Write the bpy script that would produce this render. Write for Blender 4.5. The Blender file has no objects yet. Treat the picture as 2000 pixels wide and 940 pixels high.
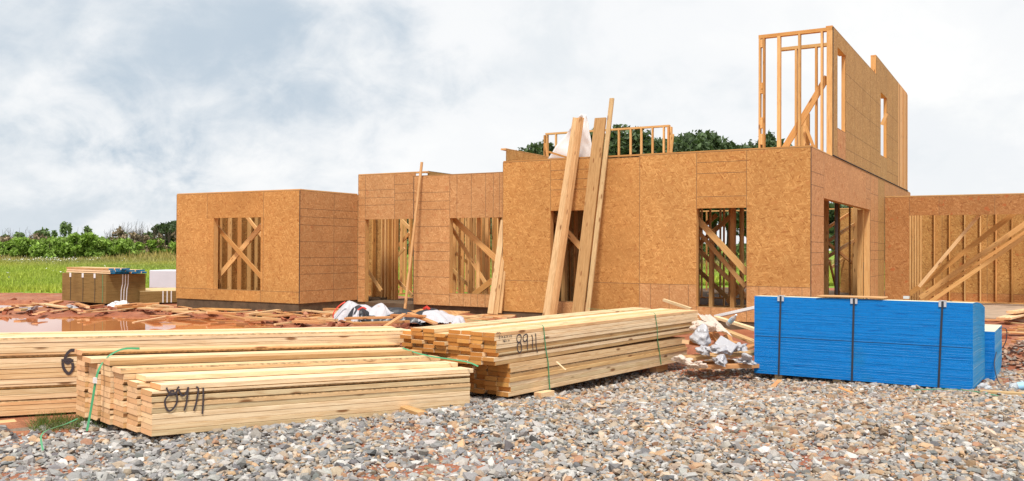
import bpy, math, random
import numpy as np
from mathutils import Vector, Matrix
random.seed(7)
NP = np.random.default_rng(7)
R = math.radians
sc = bpy.context.scene
COL = sc.collection

# ------------------------------------------------------------------ camera
F = 1767.0                       # focal length in pixels of the 2000 px wide photograph
EYE = Vector((0, 0, 1.5))
CR = Matrix.Rotation(R(90 + 0.52), 4, 'X') @ Matrix.Rotation(R(0.27), 4, 'Z')
cd = bpy.data.cameras.new('camera'); cam = bpy.data.objects.new('camera', cd); COL.objects.link(cam)
cd.sensor_width = 36; cd.lens = 36 * F / 2000; cd.clip_end = 3000; cd.clip_start = 0.05
cam.matrix_world = Matrix.Translation(EYE) @ CR
sc.camera = cam

# ------------------------------------------------------------------ light
SUN_EL, SUN_AZ = 60.0, 186.0     # azimuth measured from +Y clockwise: behind the camera
w = bpy.data.worlds.new('World'); sc.world = w; w.use_nodes = True
SKY_STRENGTH = 0.10
EXPOSURE = 0.28
sl = bpy.data.lights.new('sun', 'SUN'); sl.energy = 3.3; sl.angle = R(8.0); sl.color = (1, 0.95, 0.87)
sun = bpy.data.objects.new('sun', sl); COL.objects.link(sun)
az, el = R(SUN_AZ), R(SUN_EL)
sdir = Vector((math.sin(az) * math.cos(el), math.cos(az) * math.cos(el), math.sin(el)))
sun.rotation_euler = sdir.to_track_quat('Z', 'Y').to_euler(); sun.location = (0, -5, 30)
sc.view_settings.view_transform = 'Standard'; sc.view_settings.look = 'None'
sc.view_settings.exposure = EXPOSURE; sc.view_settings.gamma = 1
sc.view_settings.use_curve_mapping = False


def build_world():
    nt = w.node_tree; N = nt.nodes; L = nt.links; N.clear()
    out = N.new('ShaderNodeOutputWorld'); bg = N.new('ShaderNodeBackground')
    bg.inputs['Strength'].default_value = SKY_STRENGTH
    sky = N.new('ShaderNodeTexSky'); sky.sky_type = 'NISHITA'; sky.sun_disc = False
    sky.sun_elevation = R(SUN_EL); sky.sun_rotation = R(SUN_AZ); sky.air_density = 1.0; sky.dust_density = 1.5
    tc = N.new('ShaderNodeTexCoord')
    sep = N.new('ShaderNodeSeparateXYZ'); L.new(tc.outputs['Generated'], sep.inputs[0])
    zz = N.new('ShaderNodeMath'); zz.operation = 'ADD'; zz.inputs[1].default_value = 0.85; L.new(sep.outputs['Z'], zz.inputs[0])
    ab = N.new('ShaderNodeMath'); ab.operation = 'MAXIMUM'; ab.inputs[1].default_value = 0.1; L.new(zz.outputs[0], ab.inputs[0])
    dv = N.new('ShaderNodeVectorMath'); dv.operation = 'DIVIDE'; L.new(tc.outputs['Generated'], dv.inputs[0])
    cb = N.new('ShaderNodeCombineXYZ')
    for i in range(3): L.new(ab.outputs[0], cb.inputs[i])
    L.new(cb.outputs[0], dv.inputs[1])
    def noise(scale, detail, rough, off, dist=0.0):
        m = N.new('ShaderNodeMapping'); m.inputs['Location'].default_value = off
        L.new(dv.outputs[0], m.inputs[0])
        n = N.new('ShaderNodeTexNoise'); n.inputs['Scale'].default_value = scale; n.inputs['Detail'].default_value = detail
        n.inputs['Roughness'].default_value = rough; n.inputs['Distortion'].default_value = dist
        L.new(m.outputs[0], n.inputs['Vector']); return n.outputs['Fac']
    def ramp(src, stops):
        r = N.new('ShaderNodeValToRGB'); L.new(src, r.inputs[0]); e = r.color_ramp.elements
        while len(e) > 1: e.remove(e[-1])
        e[0].position = stops[0][0]; e[0].color = (*stops[0][1], 1)
        for p, c in stops[1:]:
            k = e.new(p); k.color = (*c, 1)
        r.color_ramp.interpolation = 'EASE'
        return r.outputs[0]
    def math2(op, a, b):
        m = N.new('ShaderNodeMath'); m.operation = op
        for i, v in enumerate((a, b)):
            if isinstance(v, (int, float)): m.inputs[i].default_value = v
            else: L.new(v, m.inputs[i])
        return m.outputs[0]
    # large grey-blue cloud bellies on bright white cloud; one dark bank in the upper left of the view
    n1 = noise(2.4, 6, 0.5, (3.1, 1.7, 0.4), 0.2)
    n2 = noise(5.6, 8, 0.58, (8.1, 4.2, 2.0), 0.3)
    n3 = noise(14.0, 8, 0.6, (1.1, 7.2, 5.0), 0.5)
    def bank(d, r0, r1):
        v = Vector(d).normalized()
        dp = N.new('ShaderNodeVectorMath'); dp.operation = 'DISTANCE'
        sc_ = N.new('ShaderNodeVectorMath'); sc_.operation = 'MULTIPLY'; sc_.inputs[1].default_value = (1, 1, 1.7)
        L.new(tc.outputs['Generated'], sc_.inputs[0])
        dp.inputs[1].default_value = (v.x, v.y, v.z * 1.7); L.new(sc_.outputs[0], dp.inputs[0])
        wob = math2('ADD', math2('MULTIPLY', math2('SUBTRACT', n2, 0.5), 0.55), math2('MULTIPLY', math2('SUBTRACT', n3, 0.5), 0.30))
        d2 = math2('ADD', dp.outputs['Value'], wob)
        mr = N.new('ShaderNodeMapRange'); mr.interpolation_type = 'SMOOTHSTEP'
        mr.inputs[1].default_value = r0; mr.inputs[2].default_value = r1; mr.inputs[3].default_value = 1; mr.inputs[4].default_value = 0
        L.new(d2, mr.inputs[0]); return mr.outputs[0]
    b1 = bank((-0.34, 1, 0.235), 0.0, 0.30)
    b2 = bank((-0.56, 1, 0.03), 0.02, 0.22)
    b3 = bank((0.5, 1, 0.10), 0.02, 0.20)
    cl = math2('ADD', math2('MULTIPLY', n1, 0.55), math2('ADD', math2('MULTIPLY', n2, 0.35), math2('MULTIPLY', n3, 0.1)))
    col = ramp(cl, [(0.36, (5.8, 6.3, 6.8)), (0.45, (7.0, 7.3, 7.55)), (0.54, (7.9, 8.0, 8.1)), (0.64, (8.5, 8.5, 8.4))])
    dark = N.new('ShaderNodeMix'); dark.data_type = 'RGBA'
    bb = math2('MINIMUM', math2('ADD', math2('MULTIPLY', b1, math2('ADD', 0.25, math2('MULTIPLY', n1, 1.1))), math2('ADD', math2('MULTIPLY', b2, 0.45), math2('MULTIPLY', b3, 0.12))), 1.0)
    L.new(bb, dark.inputs[0]); L.new(col, dark.inputs[6]); dark.inputs[7].default_value = (3.9, 4.8, 5.7, 1)
    # thin places let the blue through
    thin = N.new('ShaderNodeMapRange'); thin.inputs[1].default_value = 0.28; thin.inputs[2].default_value = 0.5
    thin.inputs[3].default_value = 0.12; thin.inputs[4].default_value = 0.02; L.new(cl, thin.inputs[0])
    mx = N.new('ShaderNodeMix'); mx.data_type = 'RGBA'; L.new(thin.outputs[0], mx.inputs[0])
    L.new(dark.outputs[2], mx.inputs[6]); L.new(sky.outputs[0], mx.inputs[7])
    L.new(mx.outputs[2], bg.inputs['Color']); L.new(bg.outputs[0], out.inputs[0])
build_world()


# ------------------------------------------------------------------ survey helpers (pixel of the photo -> point of the place)
def ray(u, v):
    d = CR.to_3x3() @ Vector(((u - 1000) / F, (470 - v) / F, -1)); return d / d.y
def at(u, v, Y): return EYE + ray(u, v) * Y
def on_z(u, v, z):
    d = ray(u, v); return EYE + d * ((z - EYE.z) / d.z)
def project(p):
    q = (cam.matrix_world.inverted() @ Vector(p)); return (1000 + F * q.x / -q.z, 470 - F * q.y / -q.z)
HA = Vector((5.81, 17.58, 0)); HM = Matrix.Translation(HA) @ Matrix.Rotation(R(-30), 4, 'Z'); HI = HM.inverted()
def on_y(u, v, c):               # house-local point on the wall plane y = c
    o = HI @ EYE; d = HI.to_3x3() @ ray(u, v); return o + d * ((c - o.y) / d.y)
def on_x(u, v, c):
    o = HI @ EYE; d = HI.to_3x3() @ ray(u, v); return o + d * ((c - o.x) / d.x)
def hx(u, c): return on_y(u, 480, c).x
def hy(u, c=0.0): return on_x(u, 480, c).y


def gz(x, y):                    # height of the ground
    def sm(a, b, t):
        t = min(1, max(0, (t - a) / (b - a))); return t * t * (3 - 2 * t)
    z = 0.12 - 0.22 * sm(6.8, 11.0, y)
    z += 0.10 * sm(26, 40, y) + 0.35 * sm(45, 95, y)
    z += 0.012 * math.sin(x * 1.3 + y * .7) + 0.01 * math.sin(x * 2.9 - y * 2.1)
    return z


# ------------------------------------------------------------------ mesh helpers
def link(o, parent=None, mat=None):
    COL.objects.link(o)
    if parent is not None: o.parent = parent
    return o
class MB:
    def __init__(s): s.v = []; s.f = []; s.m = []
    def add(s, vs, fs, m=0):
        b = len(s.v); s.v += [tuple(p) for p in vs]; s.f += [tuple(b + i for i in f) for f in fs]; s.m += [m] * len(fs); return s
    def box(s, a, b, m=0, M=None):
        x0, y0, z0 = a; x1, y1, z1 = b
        vs = [Vector(p) for p in ((x0, y0, z0), (x1, y0, z0), (x1, y1, z0), (x0, y1, z0), (x0, y0, z1), (x1, y0, z1), (x1, y1, z1), (x0, y1, z1))]
        if M is not None: vs = [M @ p for p in vs]
        return s.add(vs, [(0, 3, 2, 1), (4, 5, 6, 7), (0, 1, 5, 4), (1, 2, 6, 5), (2, 3, 7, 6), (3, 0, 4, 7)], m)
    def bar(s, p0, p1, w_, t_, m=0, up=(0, 0, 1)):
        M, L = frame(p0, p1, up); return s.box((0, -w_ / 2, -t_ / 2), (L, w_ / 2, t_ / 2), m, M)
    def tube(s, pts, r, n=8, m=0, closed_ends=True):
        pts = [Vector(p) for p in pts]; rings = []; b = len(s.v)
        rr = r if isinstance(r, (list, tuple)) else [r] * len(pts)
        for i, p in enumerate(pts):
            t = (pts[min(i + 1, len(pts) - 1)] - pts[max(i - 1, 0)]).normalized()
            a = t.cross(Vector((0, 0, 1)));
            if a.length < 1e-3: a = t.cross(Vector((1, 0, 0)))
            a.normalize(); c = t.cross(a)
            for k in range(n):
                an = 2 * math.pi * k / n; s.v.append(tuple(p + (a * math.cos(an) + c * math.sin(an)) * rr[i]))
        for i in range(len(pts) - 1):
            for k in range(n):
                k2 = (k + 1) % n; s.f.append((b + i * n + k, b + i * n + k2, b + (i + 1) * n + k2, b + (i + 1) * n + k)); s.m.append(m)
        if closed_ends:
            s.f.append(tuple(b + k for k in range(n))[::-1]); s.m.append(m)
            s.f.append(tuple(b + (len(pts) - 1) * n + k for k in range(n))); s.m.append(m)
        return s
    def ribbon(s, pts, nrm, wid, th=0.0015, m=0):    # flat band following pts, lying across nrm
        pts = [Vector(p) for p in pts]; b = len(s.v); n = len(pts)
        for i, p in enumerate(pts):
            t = (pts[min(i + 1, n - 1)] - pts[max(i - 1, 0)]).normalized()
            nn = Vector(nrm[i] if isinstance(nrm, list) else nrm).normalized(); a = t.cross(nn).normalized() * (wid / 2)
            for q in (p - a, p + a, p + a + nn * th, p - a + nn * th): s.v.append(tuple(q))
        for i in range(n - 1):
            for k in range(4):
                k2 = (k + 1) % 4; s.f.append((b + i * 4 + k, b + i * 4 + k2, b + i * 4 + 4 + k2, b + i * 4 + 4 + k)); s.m.append(m)
        s.f += [(b, b + 3, b + 2, b + 1), (b + 4 * n - 4, b + 4 * n - 3, b + 4 * n - 2, b + 4 * n - 1)]; s.m += [m, m]
        return s
    def mesh(s, name, mats, smooth=False):
        me = bpy.data.meshes.new(name); me.from_pydata(s.v, [], s.f)
        for mm in (mats if isinstance(mats, (list, tuple)) else [mats]): me.materials.append(mm)
        me.polygons.foreach_set('material_index', s.m)
        if smooth: me.polygons.foreach_set('use_smooth', [True] * len(s.f))
        me.update(); return me
    def build(s, name, mats, parent=None, smooth=False, bevel=0):
        o = bpy.data.objects.new(name, s.mesh(name, mats, smooth)); link(o, parent)
        if bevel:
            bm = o.modifiers.new('bevel', 'BEVEL'); bm.width = bevel; bm.segments = 2; bm.limit_method = 'ANGLE'
        return o
def frame(p0, p1, up=(0, 0, 1)):
    p0 = Vector(p0); p1 = Vector(p1); x = p1 - p0; L = x.length; x.normalize(); z = Vector(up); z = z - x * z.dot(x)
    if z.length < 1e-4: z = Vector((0, 1, 0)) - x * x.y
    z.normalize(); y = z.cross(x)
    return Matrix(((x.x, y.x, z.x, p0.x), (x.y, y.y, z.y, p0.y), (x.z, y.z, z.z, p0.z), (0, 0, 0, 1))), L
def np_mesh(name, V, Fc, mats, cols=None, smooth=False, midx=None):
    me = bpy.data.meshes.new(name); nv = len(V); nf, k = Fc.shape
    me.vertices.add(nv); me.vertices.foreach_set('co', V.astype(np.float32).ravel())
    me.loops.add(nf * k); me.loops.foreach_set('vertex_index', Fc.astype(np.int32).ravel())
    me.polygons.add(nf); me.polygons.foreach_set('loop_start', (np.arange(nf) * k).astype(np.int32))
    me.polygons.foreach_set('use_smooth', np.full(nf, smooth))
    for m in (mats if isinstance(mats, (list, tuple)) else [mats]): me.materials.append(m)
    if midx is not None: me.polygons.foreach_set('material_index', midx.astype(np.int32))
    if cols is not None:
        a = me.color_attributes.new('tone', 'FLOAT_COLOR', 'POINT')
        c4 = np.ones((nv, 4), np.float32); c4[:, :3] = cols; a.data.foreach_set('color', c4.ravel())
    me.update(calc_edges=True); me.validate(); return me
def tag(o, label, cat, group=None, kind=None):
    if label: o['label'] = label
    if cat: o['category'] = cat
    if group: o['group'] = group
    if kind: o['kind'] = kind
    return o
def thing(name, label, cat, loc=(0, 0, 0), rz=0, group=None):
    o = bpy.data.objects.new(name, None); link(o); o.location = loc; o.rotation_euler = (0, 0, rz); o.empty_display_size = 0.2
    return tag(o, label, cat, group)


# ------------------------------------------------------------------ materials
class NT:
    def __init__(s, name, rough=0.8, spec=0.25):
        s.mat = bpy.data.materials.new(name); s.mat.use_nodes = True; s.t = s.mat.node_tree; s.N = s.t.nodes; s.L = s.t.links
        s.b = s.N['Principled BSDF']; s.b.inputs['Roughness'].default_value = rough
        s.b.inputs['Specular IOR Level'].default_value = spec
        s.tc = s.N.new('ShaderNodeTexCoord')
    def n(s, typ, **kw):
        x = s.N.new('ShaderNode' + typ)
        for k, v in kw.items(): setattr(x, k, v)
        return x
    def put(s, inp, v):
        if isinstance(v, bpy.types.NodeSocket): s.L.new(v, inp)
        else: inp.default_value = (*v, 1) if (isinstance(v, tuple) and len(v) == 3 and inp.type == 'RGBA') else v
    def map(s, src, scale=(1, 1, 1), loc=(0, 0, 0), rot=(0, 0, 0)):
        m = s.n('Mapping'); s.L.new(src, m.inputs[0]); s.put(m.inputs['Scale'], scale); s.put(m.inputs['Location'], loc); s.put(m.inputs['Rotation'], rot); return m.outputs[0]
    def noise(s, vec, scale=5, detail=4, rough=.5, dist=0):
        n = s.n('TexNoise'); s.L.new(vec, n.inputs['Vector']); n.inputs['Scale'].default_value = scale; n.inputs['Detail'].default_value = detail
        n.inputs['Roughness'].default_value = rough; n.inputs['Distortion'].default_value = dist; return n
    def vor(s, vec, scale=5, feature='F1'):
        n = s.n('TexVoronoi', feature=feature); s.L.new(vec, n.inputs['Vector']); n.inputs['Scale'].default_value = scale; return n
    def mix(s, f, a, b, mode='MIX'):
        m = s.n('Mix', data_type='RGBA', blend_type=mode); s.put(m.inputs[0], f); s.put(m.inputs[6], a); s.put(m.inputs[7], b); return m.outputs[2]
    def m2(s, op, a, b=0.0, c=None):
        m = s.n('Math', operation=op); s.put(m.inputs[0], a); s.put(m.inputs[1], b)
        if c is not None: s.put(m.inputs[2], c)
        return m.outputs[0]
    def vm(s, op, a, b):
        m = s.n('VectorMath', operation=op); s.put(m.inputs[0], a); s.put(m.inputs[1], b); return m.outputs[0]
    def ramp(s, src, stops, interp='LINEAR'):
        r = s.n('ValToRGB'); s.L.new(src, r.inputs[0]); e = r.color_ramp.elements; r.color_ramp.interpolation = interp
        while len(e) > 1: e.remove(e[-1])
        e[0].position = stops[0][0]; c = stops[0][1]; e[0].color = (*c, 1) if isinstance(c, tuple) else (c, c, c, 1)
        for p, c in stops[1:]:
            k = e.new(p); k.color = (*c, 1) if isinstance(c, tuple) else (c, c, c, 1)
        return r.outputs[0]
    def bump(s, h, strength=.3, dist=.01):
        b = s.n('Bump'); b.inputs['Strength'].default_value = strength; b.inputs['Distance'].default_value = dist
        s.L.new(h, b.inputs['Height']); s.L.new(b.outputs[0], s.b.inputs['Normal'])
    def color(s, c): s.put(s.b.inputs['Base Color'], c); return s.mat
    def rnd(s):                  # a number per object and per loose piece
        oi = s.n('ObjectInfo'); ge = s.n('NewGeometry')
        a = s.m2('ADD', oi.outputs['Random'], ge.outputs['Random Per Island']); return s.m2('FRACT', a)
def plain(name, c, rough=.7, spec=.3, var=0.0, scale=8):
    m = NT(name, rough, spec)
    if var:
        n = m.noise(m.tc.outputs['Object'], scale, 5, .6)
        d = tuple(x * (1 - var) for x in c); l = tuple(min(1, x * (1 + var)) for x in c)
        return m.color(m.ramp(n.outputs['Fac'], [(.3, d), (.7, l)]))
    return m.color(c)
def wood(name, light, dark, tint=.5, knots=True, axis='x', stain=.25):
    m = NT(name, .65, .2); r = m.rnd(); o = m.tc.outputs['Object']
    off = m.n('CombineXYZ'); m.L.new(m.m2('MULTIPLY', r, 37.0), off.inputs[0]); m.L.new(m.m2('MULTIPLY', r, 91.0), off.inputs[1]); m.L.new(m.m2('MULTIPLY', r, 53.0), off.inputs[2])
    v = m.vm('ADD', o, off.outputs[0])
    s_ = {'x': (1.0, 16, 16), 'z': (16, 16, 1.0)}[axis]
    g = m.noise(m.map(v, s_), 3.0, 6, .62, .9)
    base = m.ramp(g.outputs['Fac'], [(.30, dark), (.46, tuple((a + b) / 2 for a, b in zip(light, dark))), (.60, light)])
    # board to board variation
    tintc = m.ramp(r, [(0, (1.0, .93, .82)), (.14, (1.10, 1.06, 1.0)), (.28, (.98, .78, .60)), (.40, (.86, .83, .72)), (.52, (1.12, 1.08, 1.02)), (.66, (.96, .84, .68)), (.78, (1.04, .98, .88)), (.88, (.70, .56, .38)), (.94, (.90, .74, .50))], 'CONSTANT')
    base = m.mix(tint, base, m.mix(1.0, base, tintc, 'MULTIPLY'))
    if stain:
        n2 = m.noise(m.map(v, tuple(a * .4 for a in s_)), 1.6, 5, .6, 1.2)
        base = m.mix(m.ramp(n2.outputs['Fac'], [(.60, 0.0), (.74, stain)]), base, (.30, .20, .10))
    if knots:
        k = m.vor(m.map(v, {'x': (2.2, 8, 8), 'z': (8, 8, 2.2)}[axis]), 1.0)
        base = m.mix(m.ramp(k.outputs['Distance'], [(.09, .9), (.17, 0.0)]), base, (.22, .09, .03))
    m.bump(g.outputs['Fac'], .25, .004)
    return m.color(base)
def endgrain(name, light, dark):
    m = NT(name, .8, .15); r = m.rnd(); o = m.tc.outputs['Object']
    off = m.n('CombineXYZ'); m.L.new(m.m2('MULTIPLY', r, 7.0), off.inputs[1]); m.L.new(m.m2('MULTIPLY', r, 3.0), off.inputs[2])
    v = m.vm('ADD', m.map(o, (0.01, 1, 1)), off.outputs[0])
    wv = m.n('TexWave', wave_type='RINGS', rings_direction='X'); m.L.new(v, wv.inputs['Vector']); wv.inputs['Scale'].default_value = 22; wv.inputs['Distortion'].default_value = 2
    base = m.mix(m.m2('MULTIPLY', wv.outputs['Fac'], .45), light, dark)
    t = m.ramp(r, [(0, (1.0, .90, .78)), (.17, (1.15, 1.12, 1.0)), (.34, (1.0, .82, .66)), (.5, (.86, .70, .52)), (.66, (1.1, 1.0, .88)), (.84, (.95, .78, .62))], 'CONSTANT')
    base = m.mix(1.0, base, t, 'MULTIPLY')
    n = m.noise(v, 14, 3, .5); base = m.mix(m.ramp(n.outputs['Fac'], [(.55, 0.0), (.7, .35)]), base, (.25, .14, .07))
    return m.color(base)
def osb(name, light, mid, dark, spots=.3, tone=.15, vertical=True):
    m = NT(name, .75, .2); o = m.tc.outputs['Object']; sp = m.n('SeparateXYZ'); m.L.new(o, sp.inputs[0])
    cb = m.n('CombineXYZ'); m.L.new(m.m2('ADD', sp.outputs[0], sp.outputs[1]), cb.inputs[0]); m.L.new(sp.outputs[2], cb.inputs[1])
    v = cb.outputs[0]; r = m.rnd()
    off = m.n('CombineXYZ'); m.L.new(m.m2('MULTIPLY', r, 31.0), off.inputs[0]); m.L.new(m.m2('MULTIPLY', r, 17.0), off.inputs[1]); m.L.new(m.m2('MULTIPLY', r, 5.0), off.inputs[2])
    v = m.vm('ADD', v, off.outputs[0])
    def strands(rot, sx, sy, warp):
        nz = m.noise(v, 3.5, 2, .5); q = m.vm('ADD', v, m.vm('SCALE', nz.outputs['Color'], (0, 0, 0)))
        vs = m.n('VectorMath', operation='SCALE'); m.L.new(nz.outputs['Color'], vs.inputs[0]); vs.inputs['Scale'].default_value = warp
        q = m.vm('ADD', v, vs.outputs[0])
        return m.vor(m.map(m.map(q, (1, 1, 1), (0, 0, 0), (0, 0, rot)), (sx, sy, 1)), 1.0)
    a = strands(.5, 60, 12, .06); b = strands(-.6, 54, 11, .08); c = strands(1.45, 50, 12, .06)
    sa = m.n('SeparateColor'); m.L.new(a.outputs['Color'], sa.inputs[0]); sb = m.n('SeparateColor'); m.L.new(b.outputs['Color'], sb.inputs[0])
    s3 = m.n('SeparateColor'); m.L.new(c.outputs['Color'], s3.inputs[0])
    x = m.mix(m.ramp(sb.outputs[1], [(.45, 0.0), (.5, 1.0)]), sa.outputs[0], sb.outputs[0])
    x = m.mix(m.ramp(s3.outputs[1], [(.68, 0.0), (.72, 1.0)]), x, s3.outputs[0])
    base = m.ramp(x, [(0, dark), (.18, mid), (.55, mid), (.85, light), (1, tuple(min(1, q * 1.12) for q in light))])
    big = m.noise(v, 1.3, 4, .6); base = m.mix(m.ramp(big.outputs['Fac'], [(.35, tone), (.65, 0.0)]), base, tuple(q * .62 for q in mid))
    tc_ = m.ramp(r, [(0, (1.0, 1.0, 1.0)), (.33, (.93, .90, .86)), (.66, (1.05, 1.03, 1.0)), (1, (.98, .94, .88))])
    base = m.mix(1.0, base, tc_, 'MULTIPLY')
    if spots:
        kn = m.noise(v, 5.5, 2, .4); base = m.mix(m.ramp(kn.outputs['Fac'], [(.66, 0.0), (.71, spots)]), base, (.42, .12, .04))
        k2 = m.vor(m.map(v, (9, 5, 1), (0, 0, 0), (0, 0, .6)), 1.0)
        base = m.mix(m.ramp(k2.outputs['Distance'], [(.05, .55), (.09, 0.0)]), base, (.12, .05, .02))
    m.bump(x, .15, .002)
    return m.color(base)
M = {}
M['pine'] = wood('pine_lumber', (.84, .67, .46), (.63, .42, .24), 1.0, stain=.5)
M['pine_end'] = endgrain('pine_end_grain', (.80, .56, .36), (.62, .38, .22))
M['pine_end_dark'] = endgrain('pine_end_grain_amber', (.56, .30, .10), (.36, .16, .05))
M['bark'] = plain('bark_wane', (.42, .27, .14), .9, .1, .5, 30)
M['stud'] = wood('framing_lumber', (.72, .46, .21), (.57, .31, .12), .9, stain=.25)  # framing base made more orange, bounced light put into the colour
M['stud_m'] = wood('framing_lumber_standing', (.70, .42, .18), (.54, .28, .10), .9, axis='z', stain=.2)
M['plank'] = wood('weathered_plank', (.66, .47, .27), (.44, .28, .14), .9, stain=.45)
M['scrap'] = wood('muddy_scrap_wood', (.58, .32, .15), (.40, .17, .07), 1, stain=.5)
M['osb'] = osb('strand_board', (.64, .36, .13), (.53, .265, .085), (.38, .16, .045), .2, .25)
M['osb_red'] = osb('strand_board_reddish', (.61, .33, .115), (.52, .255, .08), (.38, .155, .045), .2, .35)
M['osb_pale'] = osb('strand_board_rough_side', (.61, .35, .16), (.53, .275, .115), (.40, .185, .075), .3, .3)
M['osb_pink'] = osb('strand_board_pinkish', (.66, .38, .19), (.56, .29, .125), (.40, .17, .06), .45, .25)
M['osb_tan'] = osb('strand_board_tan', (.56, .36, .15), (.46, .27, .10), (.34, .17, .06), .15, .25)
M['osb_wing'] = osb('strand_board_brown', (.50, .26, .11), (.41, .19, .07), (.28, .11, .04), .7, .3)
M['osb_in'] = osb('strand_board_inner', (.60, .36, .13), (.48, .25, .08), (.24, .10, .03), .5, .4)
M['line'] = plain('printed_line', (.19, .12, .07), .9, .1)
M['seam'] = plain('dark_edge_tape', (.03, .035, .045), .8, .2)
M['concrete'] = plain('damp_concrete', (.12, .08, .05), .9, .2, .3, 5)
M['slab'] = plain('slab_concrete', (.40, .30, .22), .9, .2, .25, 3)
M['white'] = plain('white_plastic', (.80, .80, .82), .35, .5)
M['black'] = plain('black_plastic', (.02, .02, .025), .35, .5, .3)
M['spray'] = plain('black_spray_paint', (.07, .055, .06), .7, .2)
M['strapg'] = plain('green_strap', (.06, .30, .13), .4, .5)
M['strapb'] = plain('black_strap', (.03, .035, .05), .4, .5)
M['clip'] = plain('grey_white_clip', (.50, .51, .54), .5)
M['pipe'] = plain('grey_pipe', (.28, .28, .32), .4, .5)


# ------------------------------------------------------------------ boards
_bc = {}
def board_mesh(L, w_, t_, var, mats, key):
    k = (round(L, 3), w_, t_, var, key)
    if k in _bc: return _bc[k]
    h, q = w_ / 2, t_ / 2; c = 0.002
    if var == 1: prof = [(-h, -q), (h, -q), (h, q * .1), (h - w_ * .10, q * .85), (h - w_ * .2, q), (-h, q)]
    elif var == 2: prof = [(-h, -q), (h - w_ * .12, -q), (h, 0), (h - w_ * .1, q), (-h + w_ * .1, q), (-h, q * .3)]
    elif var == 3: prof = [(-h + w_ * .16, -q), (-h + w_ * .04, -q * .4), (-h, q * .2), (-h, q), (h, q), (h, -q)][::-1]
    else: prof = [(-h + c, -q), (h - c, -q), (h, -q + c), (h, q - c), (h - c, q), (-h + c, q), (-h, q - c), (-h, -q + c)]
    area = sum(prof[i][0] * prof[(i + 1) % len(prof)][1] - prof[(i + 1) % len(prof)][0] * prof[i][1] for i in range(len(prof)))
    if area < 0: prof = prof[::-1]
    n = len(prof); b = MB(); seg = max(1, int(L / .5))
    for i in range(seg + 1):
        x = -L / 2 + L * i / seg
        for (y, z) in prof: b.v.append((x, y, z))
    for i in range(seg):
        for k2 in range(n):
            j = (k2 + 1) % n; ml = 0
            if var in (1, 2, 3):
                dy = abs(prof[j][0] - prof[k2][0]); dz = abs(prof[j][1] - prof[k2][1])
                if dy > .002 and dz > .002: ml = 2
            b.f.append((i * n + k2, i * n + j, (i + 1) * n + j, (i + 1) * n + k2)); b.m.append(ml)
    b.f.append(tuple(range(n))[::-1]); b.m.append(1); b.f.append(tuple(seg * n + i for i in range(n))); b.m.append(1)
    # winding: profile is CCW in y,z looking down +x
    me = b.mesh('board', mats); _bc[k] = me; return me
PINE = None
def board(name, parent, p0, p1, w_=.14, t_=.038, up=(0, 0, 1), var=0, mats=None, key='pine'):
    mats = mats or [M['pine'], M['pine_end'], M['bark']]
    Mx, L = frame(p0, p1, up); o = bpy.data.objects.new(name, board_mesh(L, w_, t_, var, mats, key)); link(o, parent)
    o.matrix_local = Mx @ Matrix.Translation((L / 2, 0, 0)); return o


# ------------------------------------------------------------------ ground, mud, water
def mud_material():
    m = NT('red_mud', .75, .35); o = m.tc.outputs['Object']
    n1 = m.noise(o, .45, 6, .6, .4); n2 = m.noise(o, 6, 8, .65); n3 = m.noise(o, 1.4, 6, .6, .6)
    c = m.ramp(n1.outputs['Fac'], [(.3, (.32, .095, .04)), (.5, (.40, .145, .07)), (.7, (.46, .22, .12))])
    c = m.mix(m.ramp(n2.outputs['Fac'], [(.35, .65), (.6, 0.0)]), c, (.22, .06, .03))
    c = m.mix(m.ramp(n3.outputs['Fac'], [(.58, 0.0), (.7, .6)]), c, (.48, .28, .18))
    m.b.inputs['Roughness'].default_value = .7
    m.bump(m.m2('ADD', n2.outputs['Fac'], m.m2('MULTIPLY', n3.outputs['Fac'], 2.0)), .9, .08)
    return m.color(c)
def field_material():
    m = NT('field_soil_and_grass', .95, .1); o = m.tc.outputs['Object']
    n1 = m.noise(m.map(o, (.35, 1, 1)), .10, 5, .6); n2 = m.noise(o, 3, 6, .7)
    c = m.ramp(n1.outputs['Fac'], [(.3, (.17, .28, .035)), (.5, (.24, .36, .045)), (.7, (.28, .32, .07))])
    c = m.mix(m.ramp(n2.outputs['Fac'], [(.4, .4), (.65, 0.0)]), c, (.06, .10, .02))
    return m.color(c)
xs = np.concatenate([np.linspace(-2500, -70, 14), np.linspace(-60, 60, 161), np.linspace(70, 2500, 14)])
ys = np.concatenate([np.linspace(-60, 3, 10), np.linspace(3.3, 34, 130), np.linspace(35, 120, 50), np.linspace(160, 2500, 12)])
GX, GY = np.meshgrid(xs, ys); PUD = []
def bumpy(x, y):
    return 0.5 * math.sin(x * 3.1 + 1.3 * math.sin(y * 2.2)) * math.sin(y * 2.7 + x) + .5 * math.sin(x * 7.3 + y * 3.3) * math.sin(y * 6.1 - x * 2)
def pud(x, y):                   # basins that hold the puddles: 1 inside, 0 outside
    a = 0
    for cx, cy, rx, ry in ((-9.6, 17.9, 5.4, 4.0), (-14.5, 25.2, 3.8, 1.3), (-3.2, 17.2, .9, .5), (-9.5, 14.5, 3, 2)):
        d = ((x - cx) / rx) ** 2 + ((y - cy) / ry) ** 2 + .16 * math.sin(x * 2.3 + y) + .1 * math.sin(y * 5 - x * 3)
        a = max(a, max(0, min(1, (1.15 - d) * 2.0)))
    return a
V = np.array([(x, y, gz(x, y) + (((.045 * bumpy(x, y) + .02 * math.sin(x * 17 + y * 3) * math.sin(y * 15 - x * 4)) - .16 * pud(x, y)) if 11 < y < 31 and abs(x) < 40 else 0)) for x, y in zip(GX.ravel(), GY.ravel())])
nx, ny = len(xs), len(ys)
idx = np.arange(nx * ny).reshape(ny, nx)
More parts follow.
